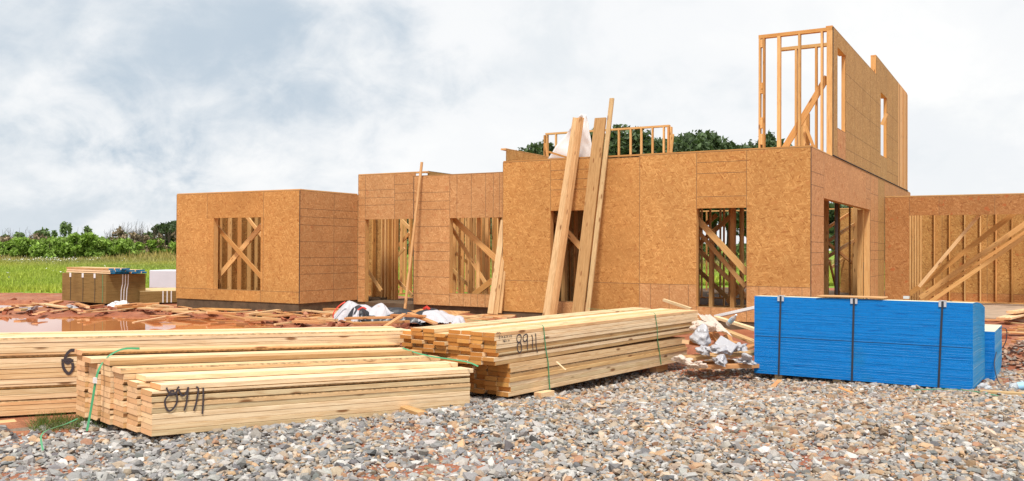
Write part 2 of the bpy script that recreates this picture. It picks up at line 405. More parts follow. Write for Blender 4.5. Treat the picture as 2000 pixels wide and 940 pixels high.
Fq = np.stack([idx[:-1, :-1], idx[:-1, 1:], idx[1:, 1:], idx[1:, :-1]], -1).reshape(-1, 4)
fc = V[Fq].mean(1)
edge = 30.2 + .5 * np.sin(fc[:, 0] * .7) + .25 * np.sin(fc[:, 0] * 2.1) + np.where(fc[:, 0] > 2, 6, 0)
mi = (fc[:, 1] > edge).astype(int)
g = bpy.data.objects.new('ground', np_mesh('ground', V, Fq, [mud_material(), field_material()], smooth=True, midx=mi)); link(g); g['kind'] = 'structure'
def water_material():
    m = NT('muddy_water', .03, .5); o = m.tc.outputs['Object']
    n = m.noise(m.map(o, (1, 2, 1)), 5, 3, .5); m.b.inputs['IOR'].default_value = 1.36
    m.bump(n.outputs['Fac'], .04, .01); return m.color((.50, .17, .06))
b = MB(); b.add([(-22, 11.2, -.165), (-1.6, 11.2, -.165), (-1.6, 27.5, -.165), (-22, 27.5, -.165)], [(0, 1, 2, 3)])
wt = b.build('puddle_water', water_material()); wt['kind'] = 'structure'


# ------------------------------------------------------------------ gravel
def ico():
    t = (1 + 5 ** .5) / 2
    v = np.array([(-1, t, 0), (1, t, 0), (-1, -t, 0), (1, -t, 0), (0, -1, t), (0, 1, t), (0, -1, -t), (0, 1, -t), (t, 0, -1), (t, 0, 1), (-t, 0, -1), (-t, 0, 1)], float)
    v /= np.linalg.norm(v[0])
    f = np.array([(0, 11, 5), (0, 5, 1), (0, 1, 7), (0, 7, 10), (0, 10, 11), (1, 5, 9), (5, 11, 4), (11, 10, 2), (10, 7, 6), (7, 1, 8), (3, 9, 4), (3, 4, 2), (3, 2, 6), (3, 6, 8), (3, 8, 9), (4, 9, 5), (2, 4, 11), (6, 2, 10), (8, 6, 7), (9, 8, 1)])
    return v, f
def gravel_edge(u):
    return np.interp(u, [-400, -50, 130, 300, 500, 920, 1000, 1340, 1480, 1900, 2050, 2600], [850, 846, 838, 822, 780, 752, 745, 712, 712, 716, 722, 722])
def stone_material():
    m = NT('crushed_stone', .8, .3); at_ = m.n('Attribute', attribute_name='tone'); n = m.noise(m.tc.outputs['Object'], 90, 4, .65)
    c = m.mix(m.ramp(n.outputs['Fac'], [(.38, .35), (.62, 0.0)]), at_.outputs['Color'], m.mix(1.0, at_.outputs['Color'], (.5, .45, .42), 'MULTIPLY'))
    m.bump(n.outputs['Fac'], .5, .004); return m.color(c)
M['stone'] = stone_material()
def stones(name, P, rad, tones, sink=.3):
    iv, ifc = ico(); n = len(P); protos = []
    for k in range(60):
        q = iv * (1 + NP.normal(0, .20, (12, 1))) + NP.normal(0, .09, (12, 3)); protos.append(q)
    protos = np.array(protos)[NP.integers(0, 60, n)]
    sc_ = np.stack([NP.uniform(.8, 1.45, n), NP.uniform(.65, 1.0, n), NP.uniform(.38, .72, n)], -1)
    V = protos * sc_[:, None, :] * rad[:, None, None]
    a = NP.uniform(0, 6.28, n); tl = NP.normal(0, .35, n); ca, sa = np.cos(a)[:, None], np.sin(a)[:, None]; ct, st = np.cos(tl)[:, None], np.sin(tl)[:, None]
    x, y, z = V[..., 0], V[..., 1], V[..., 2]
    x, z = x * ct - z * st, x * st + z * ct
    x, y = x * ca - y * sa, x * sa + y * ca
    V = np.stack([x, y, z], -1) + P[:, None, :]
    Fc = (ifc[None] + (np.arange(n) * 12)[:, None, None]).reshape(-1, 3)
    cols = np.repeat(tones, 12, 0)
    return np_mesh(name, V.reshape(-1, 3), Fc, M['stone'], cols)
def tones_for(P):
    n = len(P)
    pal = np.array([(.35, .34, .33), (.24, .235, .235), (.50, .485, .46), (.42, .385, .35), (.46, .36, .27), (.52, .34, .20), (.44, .25, .15), (.62, .59, .56), (.54, .43, .32)])
    # greyer, cleaner stone in the near-left, ochre and dusty towards the right and far
    u = np.clip(.38 + (P[:, 0] + .5) * .11 + (P[:, 1] - 6) * .07 + .28 * np.sin(P[:, 0] * 1.7 + 2 * np.sin(P[:, 1] * 1.1)) * np.sin(P[:, 1] * 2.3 + P[:, 0]), 0.05, .95)
    wg = np.array([3, 2.4, 1.8, 1.2, .6, .35, .15, .9, .5]); wo = np.array([.9, .5, 1.0, 1.4, 1.8, 1.5, .9, .9, 1.9])
    W = wg[None] / wg.sum() * (1 - u[:, None]) + wo[None] / wo.sum() * u[:, None]
    k = (W.cumsum(1) < NP.uniform(0, .9999, n)[:, None]).sum(1)
    return np.clip(pal[np.minimum(k, 8)] * NP.normal(.84, .17, (n, 1)) + NP.normal(0, .004, (n, 3)), .05, .8)
def gravel():
    pts = []
    n = 170000
    Y = NP.uniform(3.6, 13.5, n); X = NP.uniform(-1, 1, n) * (.66 * Y + .6)
    Minv = np.array(cam.matrix_world.inverted())
    Z = np.array([gz(a, c) for a, c in zip(X, Y)])
    H = np.stack([X, Y, Z, np.ones(n)], -1) @ Minv.T
    u = 1000 + F * H[:, 0] / -H[:, 2]; v = 470 - F * H[:, 1] / -H[:, 2]
    lim = gravel_edge(u) + 9 * np.sin(u * .021) + 6 * np.sin(u * .057)
    keep = (v > lim + NP.normal(0, 5, n)); X, Y, Z = X[keep], Y[keep], Z[keep]
    n = len(X); rad = NP.lognormal(math.log(.0148), .46, n).clip(.007, .046)
    hum = .012 * np.sin(X * 2.3 + Y) + .010 * np.sin(Y * 5 - X * 3)
    P = np.stack([X, Y, Z + hum + rad * .25 + NP.uniform(0, .020, n)], -1)
    o = bpy.data.objects.new('gravel', stones('gravel', P, rad, tones_for(P))); link(o)
    tag(o, 'grey and ochre crushed stone spread in front of the lumber stacks', 'gravel', kind='stuff')
gravel()
# fine bed under the stones
def bed():
    us = np.linspace(-420, 2420, 60); rows = []
    b = MB()
    for i, u in enumerate(us):
        far = on_z(u, float(gravel_edge(u)) + 2, .05)
        for j in range(18):
            t = j / 17; Yy = 3.0 + (far.y - 3.0) * t; X = (ray(u, 700).x) * Yy
            b.v.append((X, Yy, gz(X, Yy) + .004 + .012 * math.sin(X * 2.3 + Yy) + .010 * math.sin(Yy * 5 - X * 3)))
    for i in range(len(us) - 1):
        for j in range(17):
            a = i * 18 + j; b.f.append((a, a + 18, a + 19, a + 1)); b.m.append(0)
    o = b.build('gravel_bed', plain('gravel_fines', (.22, .17, .13), .95, .1, .4, 40), smooth=True); o['kind'] = 'structure'
bed()


# ------------------------------------------------------------------ the house
house = thing('unfinished_house', 'large timber framed house under construction, walls sheathed in orange strand board and no roof', 'house', HA, R(-30))
LW = .008
def panel(axis, a0, a1, z0, z1, c, mat='osb', hl=(), vl=(), th=.012, edge=True, name='sheathing_panel', top=None):
    b = MB(); g_ = .0015
    def bx(p0, p1, q0, q1, d0, d1, m):
        if axis == 'x': b.box((p0, c + d0, q0), (p1, c + d1, q1), m)
        else: b.box((c - d1, p0, q0), (c - d0, p1, q1), m)
    if top is None: bx(a0 + g_, a1 - g_, z0 + g_, z1 - g_, 0, th, 0)
    else:
        t0, t1 = top
        if axis == 'x': vs = [(a0, c, z0), (a1, c, z0), (a1, c, t1), (a0, c, t0), (a0, c + th, z0), (a1, c + th, z0), (a1, c + th, t1), (a0, c + th, t0)]
        else: vs = [(c, a0, z0), (c, a1, z0), (c, a1, t1), (c, a0, t0), (c - th, a0, z0), (c - th, a1, z0), (c - th, a1, t1), (c - th, a0, t0)]
        b.add(vs, [(0, 1, 2, 3), (7, 6, 5, 4), (0, 4, 5, 1), (1, 5, 6, 2), (2, 6, 7, 3), (3, 7, 4, 0)])
    for z in hl:
        if z0 + .02 < z < z1 - .02: bx(a0 + .004, a1 - .004, z - LW / 2, z + LW / 2, -.0012, .002, 1)
    for x in vl:
        if a0 + .02 < x < a1 - .02: bx(x - LW / 2, x + LW / 2, z0 + .004, z1 - .004, -.0014, .002, 1)
    if edge:
        bx(a0 - .004, a0 + .005, z0, z1, -.0008, .004, 1); bx(a0, a1, z1 - .005, z1 + .003, -.0010, .004, 1)
    return b.build(name, [M[mat], M['line']], house)
CUR = None
def stud(axis, a, c, z0, z1, w_=.038, d=.14, name='stud', parent=None, mats=None):
    """an upright: a along the wall, c the outer face of the framing"""
    mats = mats or [M['stud'], M['pine_end'], M['bark']]; parent = parent or CUR
    if axis == 'x': return board(name, parent or house, (a, c + d / 2, z0), (a, c + d / 2, z1), w_, d, up=(0, 1, 0), mats=mats, key='stud')
    return board(name, parent or house, (c - d / 2, a, z0), (c - d / 2, a, z1), w_, d, up=(1, 0, 0), mats=mats, key='stud')
def plate(axis, a0, a1, c, z, d=.14, t_=.038, name='plate', n=1):
    b = MB()
    for k in range(n):
        zz = z + k * t_
        if axis == 'x': b.box((a0, c, zz), (a1, c + d, zz + t_ - .001))
        else: b.box((c - d, a0, zz), (c, a1, zz + t_ - .001))
    global CUR
    if name == 'top_plate': o = b.build('wall_frame', [M['stud']], house); CUR = o; return o
    return b.build(name, [M['stud']], CUR or house)
def brace(u1, v1, u2, v2, c, w_=.14, t_=.038, name='brace', mats=None, axis='y'):
    fn = on_y if axis == 'y' else on_x
    return board(name, house, fn(u1, v1, c), fn(u2, v2, c), w_, t_, up=(0, 1, 0) if axis == 'y' else (1, 0, 0), mats=mats or [M['stud'], M['pine_end'], M['bark']], key='stud')

ZR, ZT = .05, 3.51               # right block: bottom and top of the sheathing
SE = .77
XL = -6.96
x0, x1, x2, x3, x4, x5 = hx(1075, 0), hx(1154, 0), hx(1249, 0), hx(1360, 0), hx(1458, 0), 0.0
zz = lambda v, ppm, h: 1.5 + (h - v) / ppm
def vs_between(a, b, n): return [a + (b - a) * (i + .6) / n for i in range(n)]
panel('x', XL, x0, SE, ZT, 0); panel('x', XL, x0, ZR, SE, 0, 'osb')
panel('x', x0, x1, 2.36, ZT, 0, 'osb_red', hl=(3.27, 3.06, 2.83)); panel('x', x0, x1, ZR, .325, 0, 'osb_pale', vl=vs_between(x0, x1, 2))
panel('x', x1, x2, SE, ZT - .03, 0, 'osb_red'); panel('x', x1, x2, ZR, SE, 0, 'osb_red')
panel('x', x2, x3, SE, ZT, 0); panel('x', x2, x3, ZR, SE, 0, 'osb_pale', vl=vs_between(x2, x3, 3))
panel('x', x3, x4, 2.35, ZT, 0, 'osb_red', hl=(3.30, 3.07, 2.59)); panel('x', x3, x4, ZR, .325, 0, 'osb_pale', vl=vs_between(x3, x4, 2))
panel('x', x4, x5, SE, ZT, 0); panel('x', x4, x5, ZR, SE, 0, 'osb_pale', vl=vs_between(x4, x5, 3))
b = MB(); b.box((-.006, -.006, ZR), (.005, .008, ZT)); b.build('corner_tape', M['seam'], house)
plate('x', XL, 0, .0125, ZT - .005, n=1, name='top_plate'); plate('x', XL, x0, .0125, ZR)
for x in (x0 - .02, x1 + .02, x3 - .02, x4 + .02, XL + .05, x2, -.06):
    stud('x', x, .013, ZR + .04, ZT - .01)
for (a, c_) in ((x0, x1), (x3, x4)):
    plate('x', a, c_, .013, .325 - .04, name='window_sill'); plate('x', a, c_, .013, 2.36, t_=.2, name='header')
# side wall of the right block (garage opening)
G0, G1 = hy(1609), hy(1700); YB = 9.96
ZG = 2.575
hls = (3.04, 2.78, 2.19, 1.66, 1.45, 1.21)
panel('y', 0.012, G0, ZR, ZT, 0, 'osb_pink', hl=hls)
ym = hy(1692)
panel('y', G0, ym, ZG, ZT, 0, 'osb_pink'); panel('y', ym, G1, ZG, ZT, 0, 'osb_pink', hl=(3.1, 2.85))
yo = hy(1715)
panel('y', G1, yo, ZR - .1, ZT, 0, 'osb_pink', hl=(3.02, 2.3, 1.72, 1.5, 1.25, .8), vl=(hy(1708),))
panel('y', yo, YB, ZR - .1, ZT, 0, 'osb_tan', hl=(2.3, 1.7, 1.5, 1.25, .8))
panel('y', YB, 16.3, 2.6, ZT, 0, 'osb_pale')
plate('y', 0.15, 16.3, -.0125, ZT - .005, name='top_plate')
stud('y', G0 + .02, -.013, ZR, ZG, w_=.04); stud('y', G1 - .02, -.013, ZR, ZG, w_=.08, d=.14)
stud('y', G1 - .14, -.16, ZR, ZG, w_=.08, d=.14)
b = MB(); b.box((-.15, G0, ZG), (-.013, G1, ZG + .28)); b.build('garage_header', M['stud'], house)
# perpendicular walls whose inner faces show above the front wall
panel('y', .15, 5.5, ZR, 3.84, XL, 'osb_tan'); plate('y', .15, 5.5, XL - .013, 3.82)
XM = hx(808, .25)
# middle wall, set back
MY = .25
m1 = hx(878, MY)
zl = [zz(v, 78, 485) for v in (377, 394, 410, 442.7, 474.5, 491, 508.6, 540, 573)]
ZMB, ZMT = .10, 3.30
panel('x', XM, m1, ZMB, ZMT, MY, 'osb_pale', hl=zl)
panel('x', m1, XL - .03, 2.24, ZMT, MY, 'osb_pale', vl=[hx(u, MY) for u in (892, 920, 948, 963, 975)])
panel('x', m1, XL - .03, ZMB, .41, MY, 'osb_pale', vl=[hx(u, MY) for u in (905, 920, 933, 948, 962)])
plate('x', XM, XL, MY + .013, ZMT - .02, name='top_plate'); plate('x', m1, XL, MY + .013, .37, name='window_sill'); plate('x', m1, XL, MY + .013, 2.245, t_=.2, name='header')
for x in (XM + .02, m1 - .02, XL - .3): stud('x', x, MY + .013, ZMB, ZMT - .02)
b = MB(); b.box((XM - .012, MY - .004, ZMB), (XM - .001, MY + .02, ZMT)); b.build('corner_tape', M['seam'], house)
XW = hx(826, MY)
panel('y', MY + .2, 6, 2.5, 3.44, XW, 'osb_tan'); plate('y', MY + .2, 6, XW - .013, 3.40)
# door wall, further back
DY = .32; CX = -11.55
d0, d1 = hx(713, DY), hx(807, DY)
ZD = 3.40
dm = hx(770, DY)
panel('x', CX + .012, d0, ZMB, ZD, DY, 'osb_pale', hl=[zz(v, 74, 484.6) for v in (373, 388, 402, 434, 464, 478, 493, 521, 545, 560)])
panel('x', d0, dm, 2.24, ZD, DY, 'osb_pale', hl=(3.0, 2.8, 2.61)); panel('x', dm, XM, 2.24, ZD, DY, 'osb_pale', hl=(3.12, 2.9, 2.72))
plate('x', CX, XM + .3, DY + .013, ZD - .01, name='top_plate'); plate('x', d0, XM, DY + .013, 2.245, t_=.2, name='header')
stud('x', d0 - .02, DY + .013, ZMB, ZD); stud('x', CX + .03, DY + .013, ZMB, ZD)
# left wing
LY = -1.84; LX = CX - 4.35; ZL0, ZL1 = .15, 2.885; SL = .43
l1, l2, l3, l4 = hx(404, LY), hx(417, LY), hx(509, LY), hx(514, LY)
panel('x', LX, l1, SL, ZL1, LY, 'osb'); panel('x', l1, l4, 2.25, ZL1, LY, 'osb_red'); panel('x', l1, l2, SL, 2.25, LY, 'osb_red', edge=False)
panel('x', l3, l4, SL, 2.25, LY, 'osb_red', edge=False); panel('x', l4, CX, SL, ZL1, LY, 'osb')
panel('x', LX, l3, ZL0, SL, LY, 'osb_red'); panel('x', l3, CX, ZL0, SL, LY, 'osb_red')
sh = [zz(v, 81.2, 484) for v in (407, 423, 439, 472, 503.5, 519.5, 536, 569)]
sm_ = hy(652, CX)
panel('y', LY + .012, sm_, ZL0, ZL1, CX, 'osb_pale', hl=sh); panel('y', sm_, DY, ZL0, ZL1, CX, 'osb_pale', hl=sh)
b = MB(); b.box((CX - .005, LY - .005, ZL0), (CX + .006, LY + .006, ZL1)); b.build('corner_tape', M['seam'], house)
plate('x', LX, CX, LY + .013, ZL1 - .005, name='top_plate'); plate('y', LY + .15, DY, CX - .013, ZL1 - .005, name='top_plate')
plate('x', l2, l3, LY + .013, SL - .04, name='window_sill'); plate('x', l2, l3, LY + .013, 2.255, t_=.18, name='header')
stud('x', l2 - .019, LY + .013, SL, 2.25); stud('x', l3 + .019, LY + .013, SL, 2.25)
# back and left walls of the left wing, seen from inside through the window
BY = LY + 3.6
o_ = panel('x', LX, CX, ZL0, ZL1, BY + .14, 'osb_in'); panel('y', LY + .15, BY, ZL0, ZL1, LX + .012, 'osb_in')
plate('x', LX, CX, BY, ZL1 - .04); plate('x', LX, CX, BY, ZL0)
for u in (425, 433, 452, 471, 490, 503): stud('y', hy(u, LX + .16), LX + .16, ZL0 + .04, ZL1 - .04)
for k in range(5): stud('x', LX + .2 + .406 * k, BY, ZL0 + .04, ZL1 - .04)
plate('y', LY + .15, BY, LX + .155, ZL1 - .04)
brace(412, 430, 514, 545, LY + .24, .11); brace(416, 553, 511, 441, LY + .35, .14); brace(478, 418, 512, 462, LY + .9, .09)
CUR = None
# foundations
b = MB()
b.box((LX + .02, LY + .02, -.25), (CX - .02, BY + .1, ZL0 - .002)); b.build('foundation', M['concrete'], house)
b = MB(); b.box((CX - .018, DY + .02, -.3), (XL, 12, ZMB - .004)); b.build('foundation', M['concrete'], house)
b = MB(); b.box((XL + .002, .02, -.35), (-.02, 16, ZR - .004)); b.build('foundation', M['concrete'], house)
b = MB(); b.box((-.018, 5.6, -.3), (10.5, 13, -.055)); b.build('porch_slab', M['slab'], house)

# ---- interior framing
extra = MB()                     # the many further studs, one part
def frame_wall(axis, c, a0, a1, z0, z1, solo=(), gap=(), step=.406, d=.09):
    n = int((a1 - a0) / step)
    for (p, q, t_) in ((z0, z0 + .038, 0), (z1 - .038, z1, 0)):
        if axis == 'x': extra.box((a0, c, p), (a1, c + d, q))
        else: extra.box((c - d, a0, p), (c, a1, q))
    for k in range(n + 1):
        a = a0 + .02 + k * step + random.uniform(-.03, .03)
        if any(g0 < a < g1 for g0, g1 in gap): continue
        if any(s0 < a < s1 for s0, s1 in solo): stud(axis, a, c, z0 + .04, z1 - .04, d=d)
        elif axis == 'x': extra.box((a - .019, c, z0 + .038), (a + .019, c + d, z1 - .038))
        else: extra.box((c - d, a - .019, z0 + .038), (c, a + .019, z1 - .038))
# rooms behind the door and the middle window (open to the sky)
frame_wall('x', 2.6, CX, XL - .2, ZMB, 3.0, solo=[(CX, XL)])
frame_wall('x', 4.6, CX, XL - .2, ZMB, 3.0, solo=[(-11.2, -8)], gap=[(-10.2, -9.6)])
frame_wall('x', 6.4, -17, XL, ZMB, 3.0, solo=[(-11, -8.5)])
frame_wall('x', 8.9, -19, XL, ZMB, 3.0)
frame_wall('y', -12.8, 1.9, 8.8, ZMB, 3.0)
frame_wall('y', -10.6, 2.7, 4.6, ZMB, 3.0)
frame_wall('y', -9.2, 2.7, 7.2, ZMB, 3.0)
frame_wall('y', -8.1, .8, 4.5, ZMB, 2.9, solo=[(0, 2)])
for u in (745, 752, 758, 766, 771, 727): stud('x', hx(u, 1.6), 1.6, ZMB, 3.1, w_=.045)
for u in (915, 932, 962): stud('x', hx(u, 1.9), 1.9, ZMB, 3.1, w_=.05)
brace(714, 488, 742, 512, 2.1, .12); brace(714, 522, 745, 568, 1.2, .09); brace(716, 570, 742, 540, 2.3, .09)
brace(766, 510, 790, 485, 3.5, .09); brace(766, 538, 806, 578, 2.2, .09); brace(784, 430, 806, 452, 3.4, .1); brace(778, 480, 800, 455, 4.2, .09)
brace(884, 426, 975, 512, MY + .35, .14); brace(882, 445, 950, 556, MY + .6, .09); brace(925, 576, 962, 548, MY + .4, .14)
brace(881, 486, 900, 502, 3.9, .09); brace(881, 524, 930, 572, 3.4, .09); brace(908, 508, 918, 518, 3.5, .09)
# rooms under the upper floor deck
deck = MB(); deck.box((XL + .05, .2, ZT - .03), (-.16, 8.5, ZT - .012)); deck.build('floor_deck', M['osb_pale'], house)
for k in range(14):
    y = .4 + k * .61; extra.box((XL + .1, y, ZT - .27), (-.17, y + .038, ZT - .031))
frame_wall('x', 2.2, XL + .2, -.4, ZR, 3.2, solo=[(-5.8, -4.2), (-3.4, -1.2)], gap=[(-4.2, -3.5)], step=.45, d=.06)
frame_wall('x', 4.4, XL + .2, -.4, ZR, 3.2, solo=[(-3, -.6)], gap=[(-5.2, -3.9)], step=.61, d=.06)
frame_wall('x', 8.2, XL + .2, -.4, ZR, 3.2, gap=[(-3.5, -1.5)], step=.61)
for (a_, b_) in ((-2.05, -.9),): panel('x', a_, b_, .0, 2.9, 14.6, 'osb_in', edge=False)
frame_wall('x', 13.4, XL, -.3, -.02, 2.9, step=.5, gap=[(-4.6, -3.9)])


DK = [M['stud'], M['pine_end'], M['bark']]
brace(1362, 428, 1460, 534, .30, .13); brace(1362, 450, 1456, 560, .75, .09)
for (a, b_, c_, d_, yy) in ((1361, 484, 1458, 580, 1.3), (1362, 526, 1436, 596, 2.0), (1364, 478, 1428, 422, 1.8), (1420, 590, 1460, 552, 1.7), (1362, 452, 1400, 420, 3.0), (1430, 548, 1460, 585, 2.9)):
    brace(a, b_, c_, d_, yy, .10)
stud('x', hx(1388, .9), .9, ZR, 1.95, w_=.08); stud('x', hx(1430, 1.0), 1.0, ZR, 3.2, w_=.09); stud('x', hx(1448, 1.2), 1.2, ZR, 3.2, w_=.04)
brace(1078, 420, 1150, 500, .4, .14); brace(1120, 560, 1140, 500, 1.4, .10); brace(1078, 520, 1140, 450, 2.0, .1); stud('x', hx(1100, .8), .8, ZR, 3.2, w_=.09); stud('x', hx(1122, 1.1), 1.1, ZR, 3.2)
# seen through the garage opening
for (a, b_, c_, d_, xx) in ((1618, 444, 1658, 418, -1.6), (1616, 472, 1684, 428, -1.2), (1616, 502, 1684, 460, -1.2), (1618, 476, 1672, 520, -1.5), (1622, 524, 1676, 485, -1.9), (1620, 510, 1632, 560, -1.0)):
    p, q = on_x(a, b_, xx), on_x(c_, d_, xx); board('brace', house, p, q, .10, .038, up=(1, 0, 0), mats=DK, key='stud')
for u in (1618, 1640, 1675, 1683): stud('y', hy(u, -1.1), -1.1, ZR, 3.2, w_=.06)
b = MB(); p = on_x(1634, 480, -.9); b.tube([(p.x, p.y, ZR), (p.x, p.y, 3.1)], .04, 12); b.tube([(p.x, p.y, 1.05), (p.x, p.y, 1.15)], .048, 12); b.build('vent_pipe', M['pipe'], house, smooth=True)
b = MB(); p = on_x(1681, 480, -.6); b.tube([(p.x, p.y, ZR), (p.x, p.y, 1.15)], .09, 14); b.build('drain_pipe', M['black'], house, smooth=True)

# ---- wing on the right with its deep porch
WT = 3.04; w1 = hx(1776, YB); WF = -.05
s1, s2 = hx(1834, YB), hx(1943, YB)
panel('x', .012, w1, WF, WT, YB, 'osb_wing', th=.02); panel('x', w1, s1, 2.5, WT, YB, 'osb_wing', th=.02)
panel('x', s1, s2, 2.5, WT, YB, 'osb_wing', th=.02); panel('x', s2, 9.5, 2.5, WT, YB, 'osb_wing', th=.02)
plate('x', 0.02, 9.5, YB + .021, WT - .005, name='top_plate'); b = MB(); b.box((w1, YB + .021, 2.51), (9.5, YB + .14, 2.75)); b.build('header', M['stud'], house)
YW = 12.2
CUR = None
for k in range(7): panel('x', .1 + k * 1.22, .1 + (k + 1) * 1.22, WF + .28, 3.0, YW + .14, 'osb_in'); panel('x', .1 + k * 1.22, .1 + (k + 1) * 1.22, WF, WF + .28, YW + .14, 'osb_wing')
plate('x', 0, 9.5, YW, WF, name='bottom_plate'); plate('x', 0, 9.5, YW, 2.95)
k = 0; x = hx(1825, YW)
while x < 8.4: stud('x', x, YW, WF + .04, 2.95, d=.13); x += .415
for u in (1778, 1783, 1788, 1793, 1798.5): stud('x', hx(u, YW - .5), YW - .5, WF, 2.95, d=.12, w_=.05)
LB = [M['plank'], M['pine_end'], M['bark']]
brace(1914, 418, 1795, 560, 10.30, .09, .05, mats=[M['pine'], M['pine_end'], M['bark']]); brace(1982, 416, 1776, 575, 10.5, .14)
brace(2060, 396, 1797, 582, 10.9, .14); brace(2075, 404, 1805, 586, 11.2, .09); brace(2075, 412, 1808, 596, 10.7, .11)

# ---- upper storey
T0, T1, T2, T3 = 2.2, 8.4, 13.0, 15.4; ZB = 3.56; ZU1, ZU2 = 6.33, 6.86
ww = [(2.72, 3.72), (9.2, 10.45)]; WZ0, WZ1 = 4.2, 5.98
thl = (5.58, 4.93, 4.26, 3.84)
panel('y', T0, ww[0][0], ZB, ZU1, 0, 'osb_tan'); panel('y', ww[0][0], ww[0][1], WZ1, ZU1, 0, 'osb_tan'); panel('y', ww[0][0], ww[0][1], ZB, WZ0, 0, 'osb_pink')
panel('y', ww[0][1], 6.1, ZB, ZU1, 0, 'osb_tan', hl=thl, vl=(4.94,)); panel('y', 6.1, T1, ZB, ZU1, 0, 'osb_tan', hl=thl, vl=(7.3,))
panel('y', T1, ww[1][0], ZB, ZU2, 0, 'osb_tan', hl=thl); panel('y', ww[1][0], ww[1][1], WZ1, ZU2, 0, 'osb_tan'); panel('y', ww[1][0], ww[1][1], ZB, WZ0, 0, 'osb_tan')
panel('y', ww[1][1], T2, ZB, ZU2, 0, 'osb_tan', hl=thl, vl=(11.6,))
plate('y', T0, T1, -.013, ZU1 - .01, name='top_plate'); plate('y', T1, T3, -.013, ZU2 - .01, name='top_plate'); plate('y', T0, T3, -.013, ZT + .034, name='bottom_plate')
for y in (ww[0][0] - .02, ww[0][1] + .02, ww[1][0] - .02, ww[1][1] + .02): stud('y', y, -.013, ZB, ZU1 - .02, d=.085)
for yy in ww: plate('y', yy[0], yy[1], -.013, WZ0 - .04, name='window_sill'); plate('y', yy[0], yy[1], -.013, WZ1 + .002, t_=.1, name='header')
for y in (5.0, 6.1, 7.3): stud('y', y, -.013, ZB, ZU1 - .02)
stud('y', T1 + .02, -.013, ZB, ZU2); stud('y', T1 + .07, -.013, ZB, ZU2 + .0)
for k in range(9): stud('y', T2 + .06 + k * (T3 - T2 - .1) / 8, -.002, ZB, ZU2 - .02, w_=.26)
b = MB(); b.box((-.005, T0 - .006, ZB), (.006, T0 + .006, ZU1)); b.build('corner_tape', M['seam'], house)
b = MB(); b.box((-.02, T0, ZT + .03), (.012, 15.6, ZB - .002)); b.build('bottom_tape', M['seam'], house)
# open front frame of the upper storey
TX = hx(1480.5, T0)
ty = T0
def tstud(u, z0, z1, y=ty, w_=.04, d=.12): return stud('x', hx(u, y), y, z0, z1, w_=w_, d=d)
plate('x', TX, -.02, ty, ZU1 - .08, name='top_plate', n=2, d=.12); plate('x', TX, -.02, ty, ZT + .034, name='bottom_plate', d=.12)
for u, w_ in ((1482.5, .04), (1490.5, .04), (1520, .07), (1560, .05), (1604, .045)): tstud(u, ZB, ZU1 - .08, w_=w_)
stud('x', -.075, ty - .002, ZB - .01, ZU1 - .08, w_=.12, d=.13)
for v in (82, 172, 240, 272):
    p = on_y(1486.5, v, ty); b = MB(); b.box((p.x - .03, ty + .01, p.z - .12), (p.x + .03, ty + .11, p.z + .12)); b.build('block', M['stud'], house)
y2 = 4.6; zt2 = on_y(1560, 92, y2).z
plate('x', hx(1521, y2), hx(1616, y2), y2, zt2 - .04, name='top_plate', n=2)
for u in (1519, 1553.5, 1593): tstud(u, ZT, zt2 - .04, y2, w_=.05)
brace(1616, 150, 1530, 294, ty + .2, .14)
y3 = 7.2; zt3 = on_y(1572, 222, y3).z
for u in (1566, 1571, 1577): tstud(u, ZT, zt3, y3, w_=.08)
brace(1573, 246, 1590, 290, y3 - .1, .08); brace(1722, 244, 1732, 222, 9.7, .09)
# low framed wall standing on the far side of the deck
RY = 9.5; ra, rb = hx(1064, RY), hx(1306, RY); RZ = on_y(1200, 251.5, RY).z
plate('x', ra, rb, RY, RZ - .05, name='top_plate', n=1, t_=.06)
for u in (1084, 1113, 1136, 1207, 1230, 1251, 1273, 1295): tstud(u, ZT, RZ - .05, RY, w_=.05, d=.09)
for u in (1062, 1066.5, 1304, 1309): tstud(u, ZT, RZ - .06, RY, w_=.055, d=.12)
brace(1071, 312, 1065, 280, RY - .2, .07); brace(1314, 262, 1310, 300, RY - .2, .09)
plate('x', ra - .4, rb + .4, RY, ZT, name='bottom_plate')
eo = extra.build('stud', [M['stud_m']], house); eo['kind'] = 'stuff'; eo['label'] = 'the many further studs and joists inside the house'
deckb = MB(); deckb.box((XL - .9, 8.6, ZT - .25), (-.2, 10.6, ZT - .035)); deckb.build('floor_deck', M['osb_pale'], house)


# ------------------------------------------------------------------ boards leaning on the house
def lean(name, ub, ut, v_top, vwall, w_, t_, label, cwall=0.0, base=.95, roll=0, mats=None, var=0, zwall=ZT, group='boards leaning against the house', v_base=636, off=0):
    # crosses the top of the wall at (uwall, vwall); foot stands 'base' metres out
    uw = ub + (ut - ub) * (v_base - vwall) / (v_base - v_top)
    P1 = on_y(uw, vwall, cwall - .06 - off)
    o = HI @ EYE
    d = HI.to_3x3() @ ray(ub, v_base); P0 = o + d * ((cwall - base - o.y) / d.y)
    wp = HM @ P0; P0.z = -.10 + off * .3
    dirv = (P1 - P0)
    # extend until the tip reaches v_top
    k = 1.0
    for _ in range(400):
        if project(HM @ (P0 + dirv * k))[1] <= v_top: break
        k += .005
    P2 = P0 + dirv * k
    n = Vector((0, -1, 0)) - dirv.normalized() * Vector((0, -1, 0)).dot(dirv.normalized()); n.normalize()
    up = Matrix.Rotation(roll, 3, dirv.normalized()) @ n
    A, B = HM @ P0, HM @ P2
    o = board(name, None, A, B, w_, t_, up=HM.to_3x3() @ up, mats=mats or LB, key='plank', var=var)
    return tag(o, label, 'board', group)
GB = 'boards leaning against the house'
lean('leaning_board', 1064, 1125, 232, 308, .15, .04, 'leftmost pale plank of those leaning on the tall wall, in front of its narrow window', roll=R(25))
